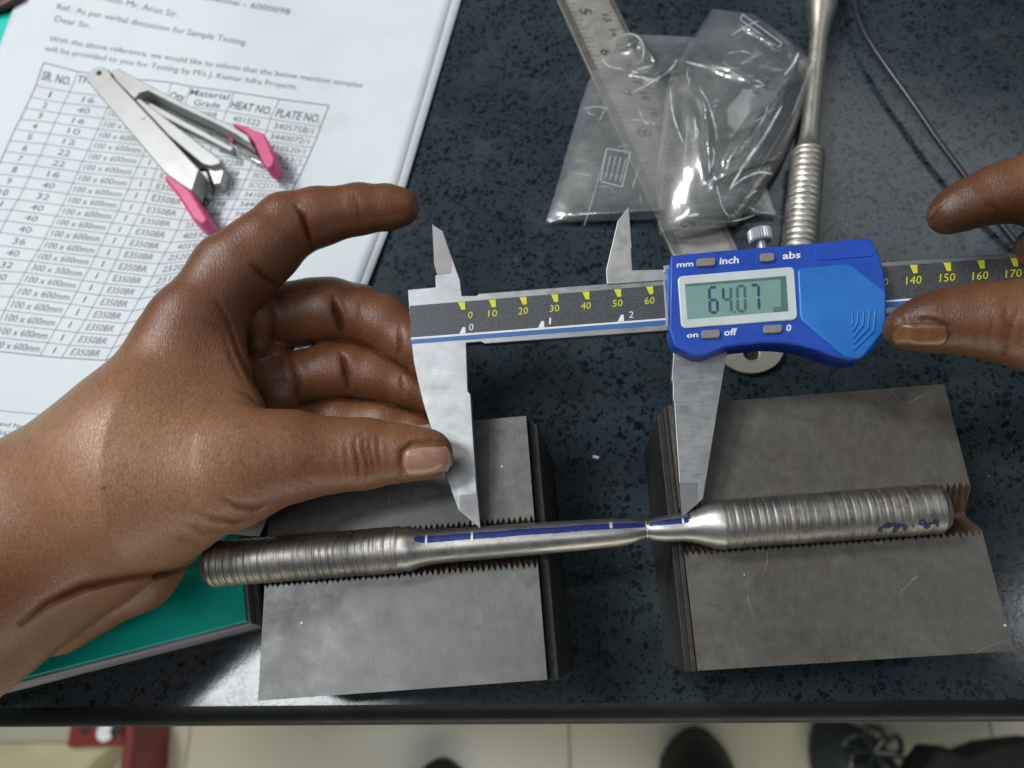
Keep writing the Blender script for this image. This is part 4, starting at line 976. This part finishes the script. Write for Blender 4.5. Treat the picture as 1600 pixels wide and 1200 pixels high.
# ================================================================== HANDS (one continuous skin surface each)
def smin(a, b, k):
    h = np.maximum(k-np.abs(a-b), 0)/k
    return np.minimum(a, b)-h*h*k*.25
def cap(p, a, b, ra, rb):
    ba = b-a; l2 = float(ba@ba); pa = p-a
    t = np.clip((pa@ba)/l2, 0, 1); q = pa-t[..., None]*ba
    return np.sqrt((q*q).sum(-1))-(ra+(rb-ra)*t)
def node(px, py, z, rpx):
    c = np.array(P(px, py, z), dtype=np.float32); d = pix(c[None])[2][0]; return c, float(rpx*d/F)
class HandField:
    def __init__(s, palm, fingers, grooves, kp=9., kf=4., deep=(), on_deep=()):
        s.deep = [(node(*a), node(*b)) for a, b in deep]; s.on_deep = on_deep
        s.palm = [(node(*a), node(*b)) for a, b in palm]
        s.fing = [[node(*q) for q in f] for f in fingers]
        s.gr = grooves; s.kp, s.kf = kp, kf
    def raw(s, p):
        d = None
        for i, ((a, ra), (b, rb)) in enumerate(s.palm):
            q = cap(p, a, b, ra, rb); d = q if d is None else smin(d, q, s.kp if i > 2 else 2.5)
        dd = None
        for (a, ra), (b, rb) in s.deep:
            q = cap(p, a, b, ra, rb); dd = q if dd is None else smin(dd, q, 5.)
        out = d if dd is None else smin(d, dd, 1.6)
        for fi, f in enumerate(s.fing):
            g = None
            for (a, ra), (b, rb) in zip(f[:-1], f[1:]):
                q = cap(p, a, b, ra, rb); g = q if g is None else smin(g, q, 2.2)
            base = dd if fi in s.on_deep else d
            g = smin(g, base, s.kf if fi not in s.on_deep else 2.5)
            out = g if out is None else smin(out, g, .9)
        return out
    def groove(s, p):
        px, py, _ = pix(p); acc = np.zeros(px.shape, np.float32)
        for pts, wd, dep in s.gr:
            dm = None; n = len(pts)-1
            for i, ((x0, y0), (x1, y1)) in enumerate(zip(pts[:-1], pts[1:])):
                dx, dy = x1-x0, y1-y0; l2 = dx*dx+dy*dy
                t = np.clip(((px-x0)*dx+(py-y0)*dy)/l2, 0, 1)
                q = np.hypot(px-x0-t*dx, py-y0-t*dy)
                end = np.minimum(i+t, n-i-t)/max(.01, .35*n); q = q+np.maximum(0, 1-end)*wd*.9
                dm = q if dm is None else np.minimum(dm, q)
            acc += dep*np.exp(-(dm/wd)**2)
        return acc
    def between(s, p):
        ds = []
        for fi in s.on_deep:
            g = None
            for (a, ra), (b, rb) in zip(s.fing[fi][:-1], s.fing[fi][1:]):
                q = cap(p, a, b, ra, rb); g = q if g is None else np.minimum(g, q)
            ds.append(g)
        if len(ds) < 2: return np.zeros(len(p), np.float32)
        ds = np.sort(np.stack(ds), 0); return np.exp(-((ds[1]-ds[0])/1.3)**2)*(ds[0] < 1.5)
    def __call__(s, p): return s.raw(p)+s.groove(p)
def surface_nets(field, lo, hi, h):
    nb = 16
    n = np.ceil((hi-lo)/h/nb).astype(int)*nb+1
    val = np.full(n, 5., np.float32)
    off = np.stack(np.meshgrid(*[np.arange(nb+1)*h]*3, indexing='ij'), -1).astype(np.float32)
    cg = [np.arange(0, n[i]-1, nb) for i in range(3)]
    C_ = np.stack(np.meshgrid(*cg, indexing='ij'), -1).reshape(-1, 3)
    cen = (lo+(C_+nb/2)*h).astype(np.float32)
    dc = field.raw(cen); rad = nb*h*.5*1.75+3.5
    for (i, j, k_), d in zip(C_, dc):
        if abs(d) < rad:
            p = off+(lo+np.array((i, j, k_))*h).astype(np.float32)
            val[i:i+nb+1, j:j+nb+1, k_:k_+nb+1] = field(p)
        elif d < 0: val[i:i+nb+1, j:j+nb+1, k_:k_+nb+1] = -5
    s = val < 0
    c = s[:-1, :-1, :-1].astype(np.int8)
    cnt = sum(s[a:n[0]-1+a, b:n[1]-1+b, c_:n[2]-1+c_].astype(np.int8) for a in (0, 1) for b in (0, 1) for c_ in (0, 1))
    act = (cnt > 0) & (cnt < 8)
    idx = np.full(act.shape, -1, np.int64); ai = np.argwhere(act); idx[tuple(ai.T)] = np.arange(len(ai))
    acc = np.zeros((len(ai), 3)); w_ = np.zeros(len(ai))
    cor = [(a, b, c_) for a in (0, 1) for b in (0, 1) for c_ in (0, 1)]
    V = {q: val[ai[:, 0]+q[0], ai[:, 1]+q[1], ai[:, 2]+q[2]] for q in cor}
    for a in cor:
        for ax_ in range(3):
            if a[ax_]: continue
            b = list(a); b[ax_] = 1; b = tuple(b); va, vb = V[a], V[b]; m = (va < 0) != (vb < 0)
            t = np.where(m, va/np.where(m, va-vb, 1), 0)
            pt = np.array(a)[None]+np.eye(3)[ax_][None]*t[:, None]
            acc += np.where(m[:, None], pt, 0); w_ += m
    vs = lo+(ai+acc/w_[:, None])*h
    fs = []
    for ax_ in range(3):
        o1, o2 = [q for q in range(3) if q != ax_]
        sl = [slice(None)]*3; sa = list(sl); sb = list(sl); sa[ax_] = slice(0, -1); sb[ax_] = slice(1, None)
        ch = s[tuple(sa)] != s[tuple(sb)]; e_ = np.argwhere(ch)
        e_ = e_[(e_[:, o1] > 0) & (e_[:, o2] > 0) & (e_[:, o1] < n[o1]-1) & (e_[:, o2] < n[o2]-1)]
        neg = s[tuple(e_.T)]
        def gi(d1, d2): q = e_.copy(); q[:, o1] += d1; q[:, o2] += d2; return idx[tuple(q.T)]
        quad = np.stack([gi(-1, -1), gi(0, -1), gi(0, 0), gi(-1, 0)], 1)
        flip = neg if ax_ != 1 else ~neg
        quad[~flip] = quad[~flip][:, ::-1]
        fs.append(quad)
    return vs, np.concatenate(fs)
def build_hand(name, field, bounds, h, mat, tone, label, **k):
    lo, hi = [np.array(q, float) for q in bounds]
    vs, fs = surface_nets(field, lo, hi, h)
    me = bpy.data.meshes.new(name); me.from_pydata((vs*MM).tolist(), [], fs.tolist()); me.update()
    me.polygons.foreach_set('use_smooth', [True]*len(me.polygons))
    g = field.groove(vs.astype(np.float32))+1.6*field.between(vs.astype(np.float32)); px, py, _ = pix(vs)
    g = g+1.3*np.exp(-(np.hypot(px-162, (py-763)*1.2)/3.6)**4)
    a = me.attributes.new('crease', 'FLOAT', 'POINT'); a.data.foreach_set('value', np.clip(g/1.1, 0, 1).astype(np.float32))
    a = me.attributes.new('tone', 'FLOAT', 'POINT'); a.data.foreach_set('value', tone(px, py, vs).astype(np.float32))
    return link(name, me, None, mat, label=label, cat='hand', **k)
def nail(field, quad, mat, parent, z0, nu=18, nv=14, lift=.45):
    """curved nail draped on the finger; quad = 4 picture points (root upper, tip upper, tip lower, root lower)"""
    q = [Vector((x, y)) for x, y in quad]; ro = np.array(CAMP); pts = []
    for j in range(nv+1):
        for i in range(nu+1):
            u, v = i/nu, j/nv
            # superellipse-ish rounding of the corners
            uu, vv = 2*u-1, 2*v-1
            su = uu*math.sqrt(max(0, 1-.36*vv*vv)); sv = vv*math.sqrt(max(0, 1-.36*uu*uu))
            u2, v2 = (su+1)/2, (sv+1)/2
            p = (q[0].lerp(q[1], u2)).lerp(q[3].lerp(q[2], u2), v2)
            pts.append(((p.x, p.y), max(abs(uu), abs(vv)), uu))
    d = np.array([list((RW @ ray_c(*p[0])).normalized()) for p in pts]); t = np.full(len(pts), H-z0-22.)
    for _ in range(60): t += np.clip(field.raw((ro+d*t[:, None]).astype(np.float32)), -2, 3)*.8
    p = ro+d*t[:, None]; g = np.zeros_like(p)
    for a in range(3):
        e_ = np.zeros(3); e_[a] = .4; g[:, a] = field.raw((p+e_).astype(np.float32))-field.raw((p-e_).astype(np.float32))
    g /= np.linalg.norm(g, axis=1)[:, None]
    edge = np.array([q_[1] for q_ in pts]); tip = np.array([q_[2] for q_ in pts])
    off = lift*.6-.6*np.clip((edge-.7)/.3, 0, 1)**2*(tip < .8)+np.clip(tip-.3, 0, 1)**2*.5
    top = p+g*off[:, None]
    fs = [(j*(nu+1)+i, j*(nu+1)+i+1, (j+1)*(nu+1)+i+1, (j+1)*(nu+1)+i) for j in range(nv) for i in range(nu)]
    o = mesh('fingernail', [Vector(v) for v in top], fs, mat, parent, smooth=True)
    for nm_, va in (('along', (tip+1)/2), ('edge', edge)):
        at_ = o.data.attributes.new(nm_, 'FLOAT', 'POINT'); at_.data.foreach_set('value', va.astype(np.float32))
    so = o.modifiers.new('thickness', 'SOLIDIFY'); so.thickness = .4*MM; so.offset = -1
    return o
# ---------------------------------------------------------------- left hand
palmL = [((-330, 1150, 62, 170), (-70, 930, 60, 163)), ((-70, 930, 60, 163), (105, 812, 61, 152)), ((105, 812, 61, 152), (225, 728, 67, 145)),
         ((225, 728, 67, 145), (300, 512, 74, 58)), ((300, 512, 74, 58), (362, 425, 73, 50)), ((362, 425, 73, 50), (380, 418, 73, 52)),               # index metacarpal
         ((250, 735, 72, 140), (350, 732, 72, 86)), ((350, 732, 72, 86), (450, 712, 70, 64)),  # thenar
         ((350, 452, 72, 20), (340, 505, 71, 18)), ((340, 505, 71, 18), (352, 565, 71, 18)), ((352, 565, 71, 18), (378, 628, 70, 24)), ((275, 560, 70, 54), (322, 650, 70, 58))]   # web of the thumb
deepL = [((300, 640, 52, 65), (395, 560, 46, 40)), ((300, 660, 46, 70), (425, 575, 42, 34)), ((425, 575, 46, 33), (435, 620, 46, 32)), ((260, 760, 46, 85), (415, 650, 36, 42)),
         ((402, 455, 60, 22), (398, 498, 60, 23)), ((398, 498, 60, 23), (403, 538, 57, 13)), ((250, 780, 42, 70), (212, 892, 37, 56)), ((212, 892, 37, 56), (90, 960, 40, 60)), ((212, 892, 37, 50), (300, 790, 40, 60))]
fingL = [
 [(376, 420, 73, 52), (415, 386, 73, 55), (450, 353, 72, 51), (496, 339, 71, 45), (562, 326.5, 69, 38.5), (606, 324, 67, 34.5), (625, 323.5, 66.5, 30)],           # index
 [(430, 500, 49, 42), (455, 493, 48, 51), (490, 486, 48, 50), (517, 485, 48, 50), (562, 492, 46.5, 46), (598, 506, 45.5, 44), (645, 540, 44, 41), (680, 575, 42, 36), (690, 600, 41, 31)],    # middle
 [(420, 595, 46, 40), (470, 590, 44, 42), (517, 580, 42.5, 45), (545, 579, 42, 43), (587, 588, 40.5, 40), (640, 606, 39, 34), (690, 626, 38, 29)],             # ring
 [(410, 664, 38, 34), (470, 664, 37, 34), (530, 657, 36, 35), (600, 662, 35, 34), (650, 675, 34, 29), (680, 690, 33, 26)],                # little
 [(350, 732, 72, 80), (440, 713, 70, 66), (467, 713, 69, 64), (511, 711.5, 67, 58.5), (555, 709.5, 66, 54.5), (577, 708.5, 65.5, 52.5), (625, 708, 65, 44), (660, 708.5, 64.5, 38.5), (672, 709.5, 64, 36)],   # thumb
]
grL = [([(461, 320), (474, 340), (481, 362), (487, 390)], 4.5, 1.3), ([(553, 298), (560, 325), (563, 360)], 3.5, .45), ([(548, 300), (552, 340)], 3, .25),
       ([(392, 412), (412, 432), (436, 449)], 5, .9), ([(338, 468), (356, 500), (372, 548), (392, 590), (414, 628)], 3.5, .5),
       ([(348, 520), (364, 565), (384, 605)], 3, .35), ([(365, 606), (388, 618), (414, 638)], 3, .5), ([(372, 626), (396, 634), (416, 642)], 3, .3), ([(405, 560), (425, 556), (440, 562)], 4, .5), ([(410, 600), (432, 592), (455, 600)], 3.5, .3),
       ([(520, 462), (524, 485), (532, 505), (536, 525)], 5.5, 1.6), ([(538, 470), (545, 500)], 3, .35), ([(626, 510), (624, 540), (622, 560)], 3.5, .8), ([(560, 470), (566, 520)], 3, .25),
       ([(532, 552), (538, 565), (541, 585), (546, 608)], 5.5, 1.4), ([(548, 560), (552, 600)], 3, .4), ([(628, 585), (630, 620)], 3.5, .5),
       ([(450, 548), (456, 570), (464, 600), (466, 625)], 4.5, 1.), ([(458, 552), (470, 590), (470, 625)], 3, .4),
       ([(556, 680), (554, 700), (560, 726), (558, 752)], 3., .9), ([(566, 672), (568, 700), (574, 730), (568, 755)], 3., .8), ([(577, 682), (579, 712), (584, 738)], 3., .8), ([(590, 676), (591, 705), (594, 735)], 3., .6), ([(540, 690), (543, 740)], 3, .5), ([(525, 695), (529, 745)], 3, .35), ([(603, 690), (606, 730)], 3, .2),
       ([(345, 775), (372, 790), (400, 795), (420, 788)], 4.5, .8), ([(300, 795), (335, 812), (370, 816), (395, 810)], 5, .8), ([(285, 815), (320, 832), (360, 832)], 5, .5), ([(270, 838), (310, 850)], 5, .4),
       ([(628, 757), (625, 730), (628, 705), (645, 692), (675, 688), (698, 690)], 3.6, .9),
       ([(30, 975), (75, 940), (131, 916), (187, 905), (262, 893), (300, 884)], 7, 1.3)]
for i in range(46):      # short wrinkles at the thumb root and the back of the thumb
    r_ = random.Random(i*5+1); x = r_.uniform(330, 520); y = r_.uniform(655, 775); a = r_.choice((1.2, -.2, .5))+r_.uniform(-.3, .3); l = r_.uniform(8, 22)
    grL.append(([(x, y), (x+l*math.cos(a), y+l*math.sin(a))], 2.4, r_.uniform(.08, .24)))
HL = HandField(palmL, fingL, grL, 9., 5., deepL, (1, 2, 3))
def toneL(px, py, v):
    # lighter back of the wrist, redder darker fingers
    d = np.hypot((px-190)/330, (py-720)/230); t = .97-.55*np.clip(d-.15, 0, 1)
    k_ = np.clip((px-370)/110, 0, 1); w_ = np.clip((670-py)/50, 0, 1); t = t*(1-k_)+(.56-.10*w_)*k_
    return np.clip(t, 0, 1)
pmin = np.array([-330, -20, 5.]); 
_all = [n_[0] for n_ in [x for ab in HL.palm+HL.deep for x in ab]+[x for f in HL.fing for x in f]]; _r = [n_[1] for n_ in [x for ab in HL.palm+HL.deep for x in ab]+[x for f in HL.fing for x in f]]
lo = np.min([a-r-3 for a, r in zip(_all, _r)], 0); hi = np.max([a+r+3 for a, r in zip(_all, _r)], 0)
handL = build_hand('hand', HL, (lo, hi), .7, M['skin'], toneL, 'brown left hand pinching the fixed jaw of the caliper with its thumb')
nail(HL, [(627, 699), (704, 693), (708, 738), (629, 751)], M['nail'], handL, 66)
# ---------------------------------------------------------------- right hand
palmR = [((1760, 420, 78, 120), (1900, 420, 80, 150)), ((1760, 420, 78, 120), (1700, 330, 76, 75)), ((1760, 440, 75, 110), (1700, 510, 74, 80)), ((1900, 420, 80, 150), (2050, 430, 84, 160))]
fingR = [
 [(1700, 300, 76, 66), (1640, 290, 76, 56), (1600, 296, 75.5, 51), (1555, 304, 75, 44), (1515, 318, 74, 38), (1490, 330, 73, 33), (1479, 337, 72.5, 27)],
 [(1710, 520, 76, 78), (1640, 512, 76, 72), (1590, 504, 76, 66), (1540, 500, 76, 58), (1490, 500, 75.5, 50), (1450, 505, 75, 44), (1418, 512, 74.5, 33), (1410, 514, 74, 26)],
 [(1720, 380, 66, 60), (1660, 390, 64, 44), (1630, 392, 62, 37), (1622, 390, 62, 33)],
]
grR = [([(1592, 480), (1578, 510), (1570, 545), (1556, 570)], 3.5, .7), ([(1570, 462), (1572, 500), (1562, 540)], 3, .45), ([(1547, 478), (1548, 510), (1538, 545)], 3, .4), ([(1598, 500), (1590, 545)], 3, .4), ([(1530, 500), (1522, 540)], 3, .25),
       ([(1408, 503), (1430, 498), (1458, 500), (1482, 510), (1486, 530)], 3.0, .75), ([(1410, 506), (1396, 525), (1392, 540)], 3, .4),
       ([(1552, 345), (1560, 330), (1540, 315)], 4, .35), ([(1580, 250), (1590, 240)], 3, .2)]
HR = HandField(palmR, fingR, grR, 10., 5.)
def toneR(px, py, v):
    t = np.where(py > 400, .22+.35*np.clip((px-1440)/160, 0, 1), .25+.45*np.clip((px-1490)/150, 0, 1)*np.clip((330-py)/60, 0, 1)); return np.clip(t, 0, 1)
_all = [n_[0] for n_ in [x for ab in HR.palm for x in ab]+[x for f in HR.fing for x in f]]; _r = [n_[1] for n_ in [x for ab in HR.palm for x in ab]+[x for f in HR.fing for x in f]]
lo = np.min([a-r-3 for a, r in zip(_all, _r)], 0); hi = np.max([a+r+3 for a, r in zip(_all, _r)], 0)
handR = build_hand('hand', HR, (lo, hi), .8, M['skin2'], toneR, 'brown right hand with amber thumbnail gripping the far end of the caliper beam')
nail(HR, [(1484, 506), (1402, 505), (1390, 538), (1480, 545)], M['nail2'], handR, 76, lift=.5)
nail(HR, [(1488, 303), (1457, 325), (1452, 345), (1474, 320)], M['nail2'], handR, 72, lift=.4)
